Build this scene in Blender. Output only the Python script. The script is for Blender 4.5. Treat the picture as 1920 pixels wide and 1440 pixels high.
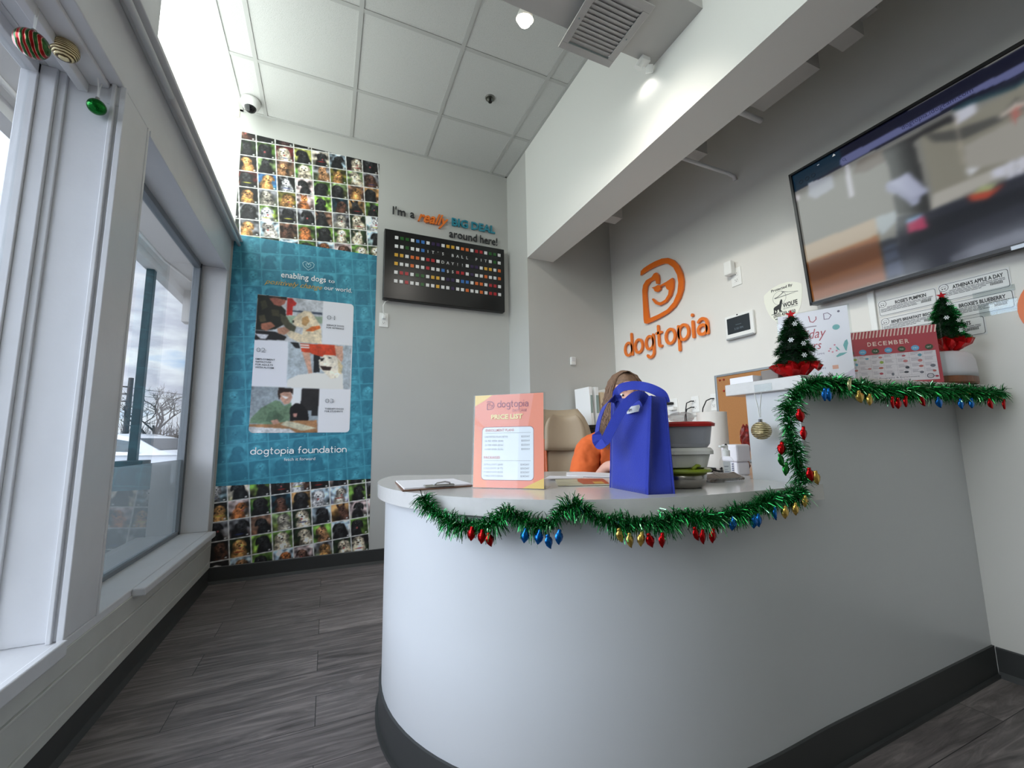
import bpy, bmesh, math, random
from math import sin, cos, pi, radians
from mathutils import Vector, Matrix
for o in list(bpy.data.objects): bpy.data.objects.remove(o)
SC = bpy.context.scene
COL = SC.collection
# ---------------------------------------------------------------- camera
cam_d = bpy.data.cameras.new('camera'); cam = bpy.data.objects.new('camera', cam_d); COL.objects.link(cam)
YAW, PIT, ROL = 0.41314, 0.13043, -0.01552
F = Vector((sin(YAW)*cos(PIT), cos(YAW)*cos(PIT), sin(PIT)))
R0 = Vector((cos(YAW), -sin(YAW), 0)); U0 = R0.cross(F)
R2 = R0*cos(ROL) + U0*sin(ROL); U2 = U0*cos(ROL) - R0*sin(ROL)
cam.matrix_world = Matrix(((R2.x, U2.x, -F.x, 0), (R2.y, U2.y, -F.y, 0), (R2.z, U2.z, -F.z, 0.905), (0, 0, 0, 1)))
cam_d.sensor_width = 36; cam_d.lens = 36*790/1920; cam_d.clip_start = 0.02; cam_d.clip_end = 500
SC.camera = cam
# ---------------------------------------------------------------- render look
SC.view_settings.view_transform = 'Standard'; SC.view_settings.look = 'None'
SC.view_settings.exposure = 0.08; SC.view_settings.gamma = 1.0; SC.view_settings.use_curve_mapping = False
try:
    SC.cycles.use_denoising = True; SC.cycles.max_bounces = 10; SC.cycles.diffuse_bounces = 6
    SC.cycles.transparent_max_bounces = 12; SC.cycles.sample_clamp_indirect = 6
except Exception: pass
SKY = 1.3
GLOW = 6.0
# ---------------------------------------------------------------- world: broken cloud
W = bpy.data.worlds.new('sky'); SC.world = W; W.use_nodes = True
n = W.node_tree.nodes; l = W.node_tree.links; n.clear()
tc = n.new('ShaderNodeTexCoord'); mp = n.new('ShaderNodeMapping'); mp.inputs['Scale'].default_value = (2.2, 2.2, 7.0)
mp.inputs['Location'].default_value = (3.1, 1.7, 0.4)
nz = n.new('ShaderNodeTexNoise'); nz.inputs['Scale'].default_value = 1.6; nz.inputs['Detail'].default_value = 7; nz.inputs['Roughness'].default_value = 0.55
cr = n.new('ShaderNodeValToRGB'); e = cr.color_ramp.elements
e[0].position = 0.33; e[0].color = (0.30, 0.54, 0.88, 1); e[1].position = 0.44; e[1].color = (0.86, 0.91, 0.98, 1)
for p_, c_ in ((0.52, (0.55, 0.58, 0.70, 1)), (0.62, (0.80, 0.82, 0.90, 1)), (0.75, (0.98, 0.98, 1.0, 1))):
    q = e.new(p_); q.color = c_
bg = n.new('ShaderNodeBackground'); bg.inputs['Strength'].default_value = SKY; ow = n.new('ShaderNodeOutputWorld')
l.new(tc.outputs['Generated'], mp.inputs['Vector']); l.new(mp.outputs[0], nz.inputs['Vector']); l.new(nz.outputs['Fac'], cr.inputs['Fac'])
# the cloud is far brighter around the veiled sun, high on the entrance side
dt = n.new('ShaderNodeVectorMath'); dt.operation = 'DOT_PRODUCT'; dt.inputs[1].default_value = Vector((-.95, -.14, .24)).normalized()
mxx = n.new('ShaderNodeMath'); mxx.operation = 'MAXIMUM'; mxx.inputs[1].default_value = 0; pw_ = n.new('ShaderNodeMath'); pw_.operation = 'POWER'; pw_.inputs[1].default_value = 3.0
ma = n.new('ShaderNodeMath'); ma.operation = 'MULTIPLY_ADD'; ma.inputs[1].default_value = GLOW*SKY; ma.inputs[2].default_value = SKY
l.new(tc.outputs['Generated'], dt.inputs[0]); l.new(dt.outputs['Value'], mxx.inputs[0]); l.new(mxx.outputs[0], pw_.inputs[0]); l.new(pw_.outputs[0], ma.inputs[0]); l.new(ma.outputs[0], bg.inputs['Strength'])
l.new(cr.outputs['Color'], bg.inputs['Color']); l.new(bg.outputs[0], ow.inputs['Surface'])
# ---------------------------------------------------------------- lights
def portal(name, loc, sx, sy, rot):
    d = bpy.data.lights.new(name, 'AREA'); d.shape = 'RECTANGLE'; d.size = sx; d.size_y = sy
    try: d.cycles.is_portal = True
    except Exception: pass
    o = bpy.data.objects.new(name, d); COL.objects.link(o); o.location = loc; o.rotation_euler = rot; return o
for yc, w in ((2.65, 1.42), (1.0, 1.46)):
    portal('window_portal', (-1.0, yc, 1.24), 1.85, w, (0, -pi/2, 0))
def lamp(name, kind, loc, power, color=(1, .95, .88), **kw):
    d = bpy.data.lights.new(name, kind); d.energy = power; d.color = color
    for k, v in kw.items(): setattr(d, k, v)
    o = bpy.data.objects.new(name, d); COL.objects.link(o); o.location = loc; return o
def aim(o, tgt):
    o.rotation_euler = (Vector(tgt)-o.location).to_track_quat('-Z', 'Y').to_euler()
# ---------------------------------------------------------------- materials
def lin(c):
    f = lambda v: v/12.92 if v <= 0.04045 else ((v+0.055)/1.055)**2.4
    return (f(c[0]), f(c[1]), f(c[2]), 1)
def mat(name, c=(.8, .8, .8), rough=.5, metal=0.0, noise=0.0, nscale=20, bump=0.0, bscale=80, spec=.5, emit=None, es=1.0, alpha=1.0, trans=0.0, coat=0.0, sheen=0.0):
    m = bpy.data.materials.new(name); m.use_nodes = True; t = m.node_tree; b = t.nodes['Principled BSDF']
    b.inputs['Base Color'].default_value = lin(c); b.inputs['Roughness'].default_value = rough; b.inputs['Metallic'].default_value = metal
    b.inputs['Specular IOR Level'].default_value = spec
    if coat: b.inputs['Coat Weight'].default_value = coat
    if trans: b.inputs['Transmission Weight'].default_value = trans
    if alpha < 1: b.inputs['Alpha'].default_value = alpha
    if sheen: b.inputs['Sheen Weight'].default_value = sheen
    if emit: b.inputs['Emission Color'].default_value = lin(emit); b.inputs['Emission Strength'].default_value = es
    tcn = t.nodes.new('ShaderNodeTexCoord')
    if noise:
        z = t.nodes.new('ShaderNodeTexNoise'); z.inputs['Scale'].default_value = nscale; z.inputs['Detail'].default_value = 4
        t.links.new(tcn.outputs['Object'], z.inputs['Vector'])
        mr = t.nodes.new('ShaderNodeMapRange'); mr.inputs[1].default_value = .3; mr.inputs[2].default_value = .7
        mr.inputs[3].default_value = 1-noise; mr.inputs[4].default_value = 1+noise
        t.links.new(z.outputs['Fac'], mr.inputs[0])
        h = t.nodes.new('ShaderNodeVectorMath'); h.operation = 'SCALE'; h.inputs[0].default_value = lin(c)[:3]
        t.links.new(mr.outputs[0], h.inputs['Scale']); t.links.new(h.outputs[0], b.inputs['Base Color'])
    if bump:
        z2 = t.nodes.new('ShaderNodeTexNoise'); z2.inputs['Scale'].default_value = bscale; z2.inputs['Detail'].default_value = 3
        t.links.new(tcn.outputs['Object'], z2.inputs['Vector'])
        bp = t.nodes.new('ShaderNodeBump'); bp.inputs['Strength'].default_value = bump; bp.inputs['Distance'].default_value = .002
        t.links.new(z2.outputs['Fac'], bp.inputs['Height']); t.links.new(bp.outputs[0], b.inputs['Normal'])
    return m
M = {}
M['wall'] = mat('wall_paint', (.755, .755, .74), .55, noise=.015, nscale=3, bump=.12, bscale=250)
M['wall_r'] = mat('right_wall_lit_paint', (.88, .87, .85), .55, noise=.015, nscale=3, bump=.12, bscale=250)  # same paint as the other walls, extra light put into its colour
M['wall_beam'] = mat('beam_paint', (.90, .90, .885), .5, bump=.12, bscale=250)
M['counter_paint'] = mat('counter_paint', (.80, .805, .815), .33, noise=.01, nscale=4, bump=.35, bscale=9)
M['white_paint'] = mat('old_white_paint', (.84, .84, .85), .38, noise=.02, nscale=9, bump=.5, bscale=22)
M['cream'] = mat('cream_paint', (.88, .85, .76), .6)
M['siding'] = mat('siding_paint', (.76, .76, .74), .45, noise=.03, nscale=8, bump=.3, bscale=30)
M['base'] = mat('vinyl_baseboard', (.22, .225, .225), .45, noise=.03)
M['quartz'] = mat('quartz_top', (.80, .79, .78), .16, noise=.02, nscale=60, spec=.6)
M['alu'] = mat('aluminium', (.62, .64, .66), .35, .7)
M['dark_alu'] = mat('grey_frame', (.50, .52, .54), .45, .3)
M['white_plastic'] = mat('white_plastic', (.92, .92, .91), .3)
M['black'] = mat('black_gloss', (.03, .03, .035), .3)
M['black_rough'] = mat('black_rough', (.05, .05, .05), .7)
M['galv'] = mat('galvanised', (.55, .60, .61), .4, .8)
M['duct_paint'] = mat('bulkhead_paint', (.74, .73, .72), .55, bump=.1, bscale=200)
M['vent'] = mat('vent_paint', (.70, .69, .685), .4, noise=.03)
M['orange_sign'] = mat('orange_acrylic', (.90, .43, .08), .3)
M['orange_word'] = mat('orange_letters', (.91, .47, .16), .35)
M['teal_word'] = mat('teal_letters', (.16, .52, .60), .35)
M['dark_word'] = mat('charcoal_letters', (.16, .16, .17), .35)
def floor_mat():
    m = bpy.data.materials.new('dark_plank_floor'); m.use_nodes = True; t = m.node_tree; b = t.nodes['Principled BSDF']
    tcn = t.nodes.new('ShaderNodeTexCoord'); br = t.nodes.new('ShaderNodeTexBrick')
    br.inputs['Scale'].default_value = 1; br.inputs['Brick Width'].default_value = 1.22; br.inputs['Row Height'].default_value = .18
    br.inputs['Mortar Size'].default_value = .0012; br.offset = .37; br.inputs['Color1'].default_value = (.35, .35, .35, 1); br.inputs['Color2'].default_value = (.65, .65, .65, 1); br.inputs['Mortar'].default_value = (0, 0, 0, 1)
    t.links.new(tcn.outputs['Object'], br.inputs['Vector'])
    mp = t.nodes.new('ShaderNodeMapping'); mp.inputs['Scale'].default_value = (1.6, 16, 1); t.links.new(tcn.outputs['Object'], mp.inputs['Vector'])
    sc = t.nodes.new('ShaderNodeVectorMath'); sc.operation = 'MULTIPLY_ADD'; sc.inputs[1].default_value = (9, 9, 9)
    t.links.new(br.outputs['Color'], sc.inputs[0]); t.links.new(mp.outputs[0], sc.inputs[2])
    nz = t.nodes.new('ShaderNodeTexNoise'); nz.inputs['Scale'].default_value = 1.6; nz.inputs['Detail'].default_value = 8; nz.inputs['Roughness'].default_value = .65; nz.inputs['Distortion'].default_value = 1.6
    t.links.new(sc.outputs[0], nz.inputs['Vector'])
    cr = t.nodes.new('ShaderNodeValToRGB'); e = cr.color_ramp.elements
    e[0].position = .3; e[0].color = lin((.29, .265, .26)); e[1].position = .72; e[1].color = lin((.60, .56, .55))
    q = e.new(.5); q.color = lin((.44, .41, .405))
    t.links.new(nz.outputs['Fac'], cr.inputs['Fac'])
    hs = t.nodes.new('ShaderNodeHueSaturation'); t.links.new(cr.outputs[0], hs.inputs['Color'])
    mr = t.nodes.new('ShaderNodeMapRange'); mr.inputs[3].default_value = .82; mr.inputs[4].default_value = 1.18; mr.inputs[1].default_value = .35; mr.inputs[2].default_value = .65
    t.links.new(br.outputs['Color'], mr.inputs[0]); t.links.new(mr.outputs[0], hs.inputs['Value'])
    mx = t.nodes.new('ShaderNodeMix'); mx.data_type = 'RGBA'; mx.inputs[7].default_value = (.012, .011, .011, 1)
    t.links.new(br.outputs['Fac'], mx.inputs[0]); t.links.new(hs.outputs[0], mx.inputs[6]); t.links.new(mx.outputs[2], b.inputs['Base Color'])
    b.inputs['Roughness'].default_value = .42
    bp = t.nodes.new('ShaderNodeBump'); bp.inputs['Strength'].default_value = .25; bp.inputs['Distance'].default_value = .002
    t.links.new(nz.outputs['Fac'], bp.inputs['Height']); t.links.new(bp.outputs[0], b.inputs['Normal'])
    return m
M['floor'] = floor_mat()
def tile_mat():
    m = bpy.data.materials.new('ceiling_tile'); m.use_nodes = True; t = m.node_tree; b = t.nodes['Principled BSDF']
    b.inputs['Roughness'].default_value = .9
    tcn = t.nodes.new('ShaderNodeTexCoord'); nz = t.nodes.new('ShaderNodeTexNoise'); nz.inputs['Scale'].default_value = 210; nz.inputs['Detail'].default_value = 2
    t.links.new(tcn.outputs['Object'], nz.inputs['Vector'])
    cr = t.nodes.new('ShaderNodeValToRGB'); e = cr.color_ramp.elements
    e[0].position = .33; e[0].color = lin((.75, .755, .74)); e[1].position = .45; e[1].color = lin((.80, .80, .79))
    t.links.new(nz.outputs['Fac'], cr.inputs['Fac']); t.links.new(cr.outputs[0], b.inputs['Base Color'])
    bp = t.nodes.new('ShaderNodeBump'); bp.inputs['Strength'].default_value = .4; bp.inputs['Distance'].default_value = .002
    t.links.new(nz.outputs['Fac'], bp.inputs['Height']); t.links.new(bp.outputs[0], b.inputs['Normal'])
    return m
M['tile'] = tile_mat()
M['grid'] = mat('ceiling_grid', (.72, .72, .71), .5)
def glass_mat(name, frost=0.0, tint=(.96, .98, .98), f0=.045):
    m = bpy.data.materials.new(name); m.use_nodes = True; t = m.node_tree; t.nodes.clear()
    out = t.nodes.new('ShaderNodeOutputMaterial'); tr = t.nodes.new('ShaderNodeBsdfTransparent'); tr.inputs[0].default_value = (*tint, 1)
    gl = t.nodes.new('ShaderNodeBsdfGlossy'); gl.inputs['Roughness'].default_value = 0.0 if not frost else .015
    fr = t.nodes.new('ShaderNodeLayerWeight'); fr.inputs['Blend'].default_value = .5
    pw = t.nodes.new('ShaderNodeMath'); pw.operation = 'POWER'; pw.inputs[1].default_value = 5.2; t.links.new(fr.outputs['Facing'], pw.inputs[0])
    ml = t.nodes.new('ShaderNodeMath'); ml.operation = 'MULTIPLY_ADD'; ml.inputs[1].default_value = .90; ml.inputs[2].default_value = f0; ml.use_clamp = True
    t.links.new(pw.outputs[0], ml.inputs[0])
    mx = t.nodes.new('ShaderNodeMixShader'); t.links.new(ml.outputs[0], mx.inputs[0])
    if frost:
        df = t.nodes.new('ShaderNodeBsdfDiffuse'); df.inputs[0].default_value = lin((.55, .57, .58))
        tl = t.nodes.new('ShaderNodeBsdfTranslucent'); tl.inputs[0].default_value = lin((.62, .65, .66))
        ad = t.nodes.new('ShaderNodeMixShader'); ad.inputs[0].default_value = .45; t.links.new(df.outputs[0], ad.inputs[1]); t.links.new(tl.outputs[0], ad.inputs[2])
        m2 = t.nodes.new('ShaderNodeMixShader'); m2.inputs[0].default_value = frost; t.links.new(tr.outputs[0], m2.inputs[1]); t.links.new(ad.outputs[0], m2.inputs[2])
        t.links.new(m2.outputs[0], mx.inputs[1])
    else: t.links.new(tr.outputs[0], mx.inputs[1])
    t.links.new(gl.outputs[0], mx.inputs[2]); t.links.new(mx.outputs[0], out.inputs['Surface']); return m
M['glass'] = glass_mat('window_glass'); M['film'] = glass_mat('frosted_film', .62, f0=.20)
def translucent(name, c, a=.5):
    m = bpy.data.materials.new(name); m.use_nodes = True; t = m.node_tree; t.nodes.clear(); out = t.nodes.new('ShaderNodeOutputMaterial')
    df = t.nodes.new('ShaderNodeBsdfDiffuse'); df.inputs[0].default_value = lin(c); tl = t.nodes.new('ShaderNodeBsdfTranslucent'); tl.inputs[0].default_value = lin(c)
    mx = t.nodes.new('ShaderNodeMixShader'); mx.inputs[0].default_value = a; t.links.new(df.outputs[0], mx.inputs[1]); t.links.new(tl.outputs[0], mx.inputs[2]); t.links.new(mx.outputs[0], out.inputs[0]); return m
M['shade'] = mat('glowing_clerestory', (.9, .92, .9), .6, emit=(.95, .985, .97), es=3.7)  # emits by itself in place of daylight through the glass
def acrylic_mat():
    m = glass_mat('clear_acrylic', 0, (.97, .98, .98), f0=.012); return m
M['acrylic'] = acrylic_mat()
def art_mat(name, rough=.5, emit=0, noise=0.0, coat=0.0):
    m = bpy.data.materials.new(name); m.use_nodes = True; t = m.node_tree; b = t.nodes['Principled BSDF']
    a = t.nodes.new('ShaderNodeVertexColor'); a.layer_name = 'Col'; src = a.outputs['Color']
    if noise:
        tcn = t.nodes.new('ShaderNodeTexCoord'); z = t.nodes.new('ShaderNodeTexNoise'); z.inputs['Scale'].default_value = 75; z.inputs['Detail'].default_value = 5; z.inputs['Roughness'].default_value = .7
        t.links.new(tcn.outputs['Object'], z.inputs['Vector'])
        mr = t.nodes.new('ShaderNodeMapRange'); mr.inputs[1].default_value = .3; mr.inputs[2].default_value = .7; mr.inputs[3].default_value = 1-noise; mr.inputs[4].default_value = 1+noise
        t.links.new(z.outputs['Fac'], mr.inputs[0]); h = t.nodes.new('ShaderNodeVectorMath'); h.operation = 'SCALE'
        t.links.new(src, h.inputs[0]); t.links.new(mr.outputs[0], h.inputs['Scale']); src = h.outputs[0]
    if emit:
        b.inputs['Base Color'].default_value = (.01, .01, .01, 1); t.links.new(src, b.inputs['Emission Color']); b.inputs['Emission Strength'].default_value = emit
    else: t.links.new(src, b.inputs['Base Color'])
    b.inputs['Roughness'].default_value = rough
    if coat: b.inputs['Coat Weight'].default_value = coat
    return m
M['print'] = art_mat('printed_sheet', .45); M['mural_print'] = art_mat('mural_print', .5, noise=.05)
M['screen'] = art_mat('screen_picture', .12, emit=.62)
# ---------------------------------------------------------------- mesh helpers
def tag(o, label=None, cat=None, group=None, kind=None):
    if label: o['label'] = label
    if cat: o['category'] = cat
    if group: o['group'] = group
    if kind: o['kind'] = kind
    return o
def empty(name, loc=(0, 0, 0), label=None, cat=None, group=None, rz=0):
    o = bpy.data.objects.new(name, None); COL.objects.link(o); o.location = loc; o.rotation_euler = (0, 0, rz); o.empty_display_size = .05
    return tag(o, label, cat, group)
class MB:
    def __init__(s): s.v = []; s.f = []; s.c = []
    def add(s, vs, fs, c=None):
        k = len(s.v); s.v += [tuple(v) for v in vs]; s.f += [tuple(i+k for i in f) for f in fs]; s.c += [c]*len(fs); return s
    def box(s, x0, x1, y0, y1, z0, z1, c=None):
        return s.add([(x0, y0, z0), (x1, y0, z0), (x1, y1, z0), (x0, y1, z0), (x0, y0, z1), (x1, y0, z1), (x1, y1, z1), (x0, y1, z1)],
                     [(3, 2, 1, 0), (4, 5, 6, 7), (0, 1, 5, 4), (1, 2, 6, 5), (2, 3, 7, 6), (3, 0, 4, 7)], c)
    def prism(s, pts, o, u, v, n, h, c=None):
        o, u, v, n = Vector(o), Vector(u), Vector(v), Vector(n)
        a = sum(pts[i][0]*pts[(i+1) % len(pts)][1]-pts[(i+1) % len(pts)][0]*pts[i][1] for i in range(len(pts)))
        if (a > 0) != (u.cross(v).dot(n) > 0): pts = pts[::-1]
        b = [o+u*p[0]+v*p[1] for p in pts]; t = [p+n*h for p in b]; k = len(pts)
        return s.add(b+t, [tuple(range(k))[::-1], tuple(range(k, 2*k))]+[(i, (i+1) % k, k+(i+1) % k, k+i) for i in range(k)], c)
    def tube(s, path, r, n=8, caps=True, c=None):
        P = [Vector(p) for p in path]; k = len(P); rs = r if isinstance(r, (list, tuple)) else [r]*k; vs = []; up = None
        for i in range(k):
            d = (P[min(i+1, k-1)]-P[max(i-1, 0)]).normalized()
            if up is None: up = Vector((0, 0, 1)) if abs(d.z) < .9 else Vector((1, 0, 0))
            a = d.cross(up).normalized(); b = a.cross(d).normalized(); up = b
            vs += [P[i]+(a*cos(2*pi*j/n)+b*sin(2*pi*j/n))*rs[i] for j in range(n)]
        fs = [(i*n+j, i*n+(j+1) % n, (i+1)*n+(j+1) % n, (i+1)*n+j) for i in range(k-1) for j in range(n)]
        if caps: fs += [tuple(range(n))[::-1], tuple(range((k-1)*n, k*n))]
        return s.add(vs, fs, c)
    def lathe(s, prof, n=24, o=(0, 0, 0), ax=(0, 0, 1), sx=1, sy=1, c=None):
        ax = Vector(ax).normalized(); q = ax.to_track_quat('Z', 'Y').to_matrix(); o = Vector(o); vs = []
        for r, z in prof: vs += [o+q@Vector((r*cos(2*pi*j/n)*sx, r*sin(2*pi*j/n)*sy, z)) for j in range(n)]
        k = len(prof); fs = [(i*n+j, i*n+(j+1) % n, (i+1)*n+(j+1) % n, (i+1)*n+j) for i in range(k-1) for j in range(n)]
        fs += [tuple(range(n))[::-1], tuple(range((k-1)*n, k*n))]
        return s.add(vs, fs, c)
    def ell(s, o, rx, ry, rz, n=16, m=10, rot=None, c=None):
        o = Vector(o); vs = []
        for i in range(1, m):
            t = pi*i/m
            for j in range(n):
                p = Vector((rx*sin(t)*cos(2*pi*j/n), ry*sin(t)*sin(2*pi*j/n), -rz*cos(t))); vs.append(o+(rot@p if rot else p))
        b = Vector((0, 0, -rz)); tp = Vector((0, 0, rz)); vs += [o+(rot@b if rot else b), o+(rot@tp if rot else tp)]; k = (m-1)*n
        fs = [(i*n+j, i*n+(j+1) % n, (i+1)*n+(j+1) % n, (i+1)*n+j) for i in range(m-2) for j in range(n)]
        fs += [(k, (j+1) % n, j) for j in range(n)]+[(k+1, (m-2)*n+j, (m-2)*n+(j+1) % n) for j in range(n)]
        return s.add(vs, fs, c)
    def build(s, name, m, parent=None, smooth=False, bevel=0, seg=2, sub=0, origin=None, kind=None, sharp=None):
        me = bpy.data.meshes.new(name)
        vs = s.v
        if origin is not None: vs = [(a[0]-origin[0], a[1]-origin[1], a[2]-origin[2]) for a in vs]
        me.from_pydata(vs, [], s.f); me.update()
        if any(c is not None for c in s.c):
            ca = me.color_attributes.new('Col', 'FLOAT_COLOR', 'CORNER'); i = 0
            for p, c in zip(me.polygons, s.c):
                cc = lin(c) if c else (1, 1, 1, 1)
                for _ in p.loop_indices: ca.data[i].color = cc; i += 1
        if isinstance(m, (list, tuple)):
            for q in m: me.materials.append(q)
        else: me.materials.append(m)
        if smooth:
            for p in me.polygons: p.use_smooth = True
            if sharp: me.set_sharp_from_angle(angle=radians(sharp))
        o = bpy.data.objects.new(name, me); COL.objects.link(o)
        if origin is not None: o.location = origin
        if bevel:
            b = o.modifiers.new('b', 'BEVEL'); b.width = bevel; b.segments = seg; b.limit_method = 'ANGLE'; b.angle_limit = radians(40)
        if sub:
            b = o.modifiers.new('s', 'SUBSURF'); b.levels = sub; b.render_levels = sub
        if parent: par(o, parent)
        if kind: o['kind'] = kind
        return o
LOCAL = set()
def par(o, p):
    o.parent = p
    root = p
    while root.parent: root = root.parent
    mw = Matrix.Translation(p.location); q = p.parent
    while q: mw = Matrix.Translation(q.location) @ mw; q = q.parent
    # meshes are authored in world space, except under the few things that are turned as a whole
    if root.name not in LOCAL: o.location = Vector(o.location)-mw.translation
def box(name, m, x0, x1, y0, y1, z0, z1, parent=None, bevel=0, **k): return MB().box(x0, x1, y0, y1, z0, z1).build(name, m, parent, bevel=bevel, **k)
def dup(o, parent=None):
    c = o.copy(); COL.objects.link(c)
    if parent: c.parent = parent
    for ch in o.children: dup(ch, c)
    return c
# flat printed artwork: coloured polygons on a plane, stacked a fraction of a millimetre apart
_tc = {}
def text_polys(s, shear=0.0, bold=0.0):
    k = (s, shear, bold)
    if k not in _tc:
        cu = bpy.data.curves.new('t', 'FONT'); cu.body = s; cu.size = 1; cu.shear = shear; cu.offset = bold; cu.resolution_u = 2; cu.fill_mode = 'FRONT' if hasattr(cu, 'fill_mode') else cu.fill_mode
        o = bpy.data.objects.new('t', cu); COL.objects.link(o); dg = bpy.context.evaluated_depsgraph_get(); me = o.evaluated_get(dg).to_mesh()
        _tc[k] = ([(v.co.x, v.co.y) for v in me.vertices], [tuple(p.vertices) for p in me.polygons])
        o.evaluated_get(dg).to_mesh_clear(); bpy.data.objects.remove(o); bpy.data.curves.remove(cu)
    return _tc[k]
def clip(poly, x0, x1, y0, y1):
    for ax, val, sg in ((0, x0, 1), (0, x1, -1), (1, y0, 1), (1, y1, -1)):
        out = []
        for i in range(len(poly)):
            a, b = poly[i-1], poly[i]; da, db = (a[ax]-val)*sg, (b[ax]-val)*sg
            if (da >= 0) != (db >= 0):
                t = da/(da-db); out.append((a[0]+(b[0]-a[0])*t, a[1]+(b[1]-a[1])*t))
            if db >= 0: out.append(b)
        poly = out
        if len(poly) < 3: return []
    return poly
class Art:
    def __init__(s, o, u, v, n=None, step=.00012):
        s.o, s.u, s.v = Vector(o), Vector(u).normalized(), Vector(v).normalized(); s.n = Vector(n).normalized() if n else s.u.cross(s.v); s.mb = MB(); s.step = step; s.lay = 1; s.clip = None
    def P(s, x, y, l): return s.o+s.u*x+s.v*y+s.n*(s.step*l)
    def poly(s, pts, c, l=None):
        if s.clip: pts = clip(list(pts), *s.clip)
        if len(pts) < 3: return
        l = s.lay if l is None else l
        a = sum(pts[i-1][0]*pts[i][1]-pts[i][0]*pts[i-1][1] for i in range(len(pts)))
        if (a < 0) == (s.u.cross(s.v).dot(s.n) > 0): pts = pts[::-1]
        s.mb.add([s.P(x, y, l) for x, y in pts], [tuple(range(len(pts)))], c)
    def rect(s, x0, y0, x1, y1, c, l=None): s.poly([(x0, y0), (x1, y0), (x1, y1), (x0, y1)], c, l)
    def rrect(s, x0, y0, x1, y1, r, c, l=None):
        p = []
        for cx, cy, a in ((x1-r, y1-r, 0), (x0+r, y1-r, 90), (x0+r, y0+r, 180), (x1-r, y0+r, 270)):
            p += [(cx+r*cos(radians(a+t)), cy+r*sin(radians(a+t))) for t in (0, 22.5, 45, 67.5, 90)]
        s.poly(p, c, l)
    def disc(s, x, y, rx, c, l=None, ry=None, rot=0, n=14):
        ry = ry or rx; s.poly([(x+rx*cos(t)*cos(rot)-ry*sin(t)*sin(rot), y+rx*cos(t)*sin(rot)+ry*sin(t)*cos(rot)) for t in [2*pi*i/n for i in range(n)]], c, l)
    def line(s, pts, w, c, l=None, closed=False):
        k = len(pts); l0 = s.lay if l is None else l; s.ln = getattr(s, 'ln', 0)+1
        for i in range(k if closed else k-1):
            a, b = pts[i], pts[(i+1) % k]; dx, dy = b[0]-a[0], b[1]-a[1]; L = math.hypot(dx, dy) or 1; nx, ny = -dy/L*w/2, dx/L*w/2; ex, ey = dx/L*w*.25, dy/L*w*.25
            s.poly([(a[0]-nx-ex, a[1]-ny-ey), (b[0]-nx+ex, b[1]-ny+ey), (b[0]+nx+ex, b[1]+ny+ey), (a[0]+nx-ex, a[1]+ny-ey)], c, l0+.22*(i % 3)+.08*(s.ln % 4))
    def text(s, t, x, y, h, w=None, c=(0, 0, 0), l=None, shear=0, bold=0, ang=0, align='L'):
        vs, fs = text_polys(t, shear, bold)
        if not vs: return
        x0 = min(v[0] for v in vs); x1 = max(v[0] for v in vs); ky = h/.73; kx = (w/(x1-x0)) if w else ky
        off = 0 if align == 'L' else (-(x1-x0)*kx/2 if align == 'C' else -(x1-x0)*kx)
        l = s.lay if l is None else l; ca, sa = cos(ang), sin(ang); q = []
        for vx, vy in vs:
            X, Y = (vx-x0)*kx+off, vy*ky; q.append(s.P(x+X*ca-Y*sa, y+X*sa+Y*ca, l))
        if s.u.cross(s.v).dot(s.n) < 0: fs = [f[::-1] for f in fs]
        s.mb.add(q, fs, c)
    def build(s, name, m, parent=None, **k): return s.mb.build(name, m, parent, **k)
# rounded stroke letters used by the shop's word mark
def arc(cx, cy, rx, ry, a0, a1, n=14): return [(cx+rx*cos(radians(a0+(a1-a0)*i/n)), cy+ry*sin(radians(a0+(a1-a0)*i/n))) for i in range(n+1)]
GL = {
 'd': (1.0, [(arc(.5, .5, .5, .5, 0, 360, 22), 1), ([(1, .0), (1, 1.62)], 0)]),
 'o': (1.0, [(arc(.5, .5, .5, .5, 0, 360, 22), 1)]),
 'g': (1.0, [(arc(.5, .5, .46, .48, 0, 360, 22), 1), ([(.98, 1.0), (.98, .55), (.98, .1), (.96, -.2)]+arc(.55, -.22, .42, .38, 0, -150, 9), 0)]),
 't': (.62, [([(.22, 1.5), (.22, .3)]+arc(.42, .22, .2, .22, 180, 290, 5), 0), ([(0, 1.0), (.55, 1.0)], 0)]),
 'p': (1.0, [(arc(.5, .5, .5, .5, 0, 360, 22), 1), ([(0, 1.0), (0, -.62)], 0)]),
 'i': (.1, [([(.05, 0), (.05, 1.0)], 0), ([(.05, 1.42), (.05, 1.46)], 0)]),
 'a': (.86, [(arc(.4, .3, .4, .3, 0, 360, 18), 1), ([(.08, .85)]+arc(.42, .62, .42, .38, 140, 0, 8)+[(.84, .0)], 0)]),
 'f': (.6, [(arc(.55, 1.25, .32, .35, 80, 180, 6)+[(.23, 0)], 0), ([(0, .95), (.55, .95)], 0)]),
 'u': (.9, [([(0, 1.0), (0, .42)]+arc(.45, .42, .45, .42, 180, 360, 10)+[(.9, 1.0)], 0), ([(.9, .5), (.9, 0)], 0)]),
 'n': (.9, [([(0, 0), (0, 1.0)], 0), ([(0, .55)]+arc(.45, .55, .45, .45, 180, 0, 10)+[(.9, 0)], 0)]),
 ' ': (.35, []),
}
def word_strokes(s, gap=.42):
    x = 0; out = []
    for ch in s:
        w, st = GL[ch]; out.append((ch, x, st)); x += w+gap
    return out, x-gap
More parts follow.
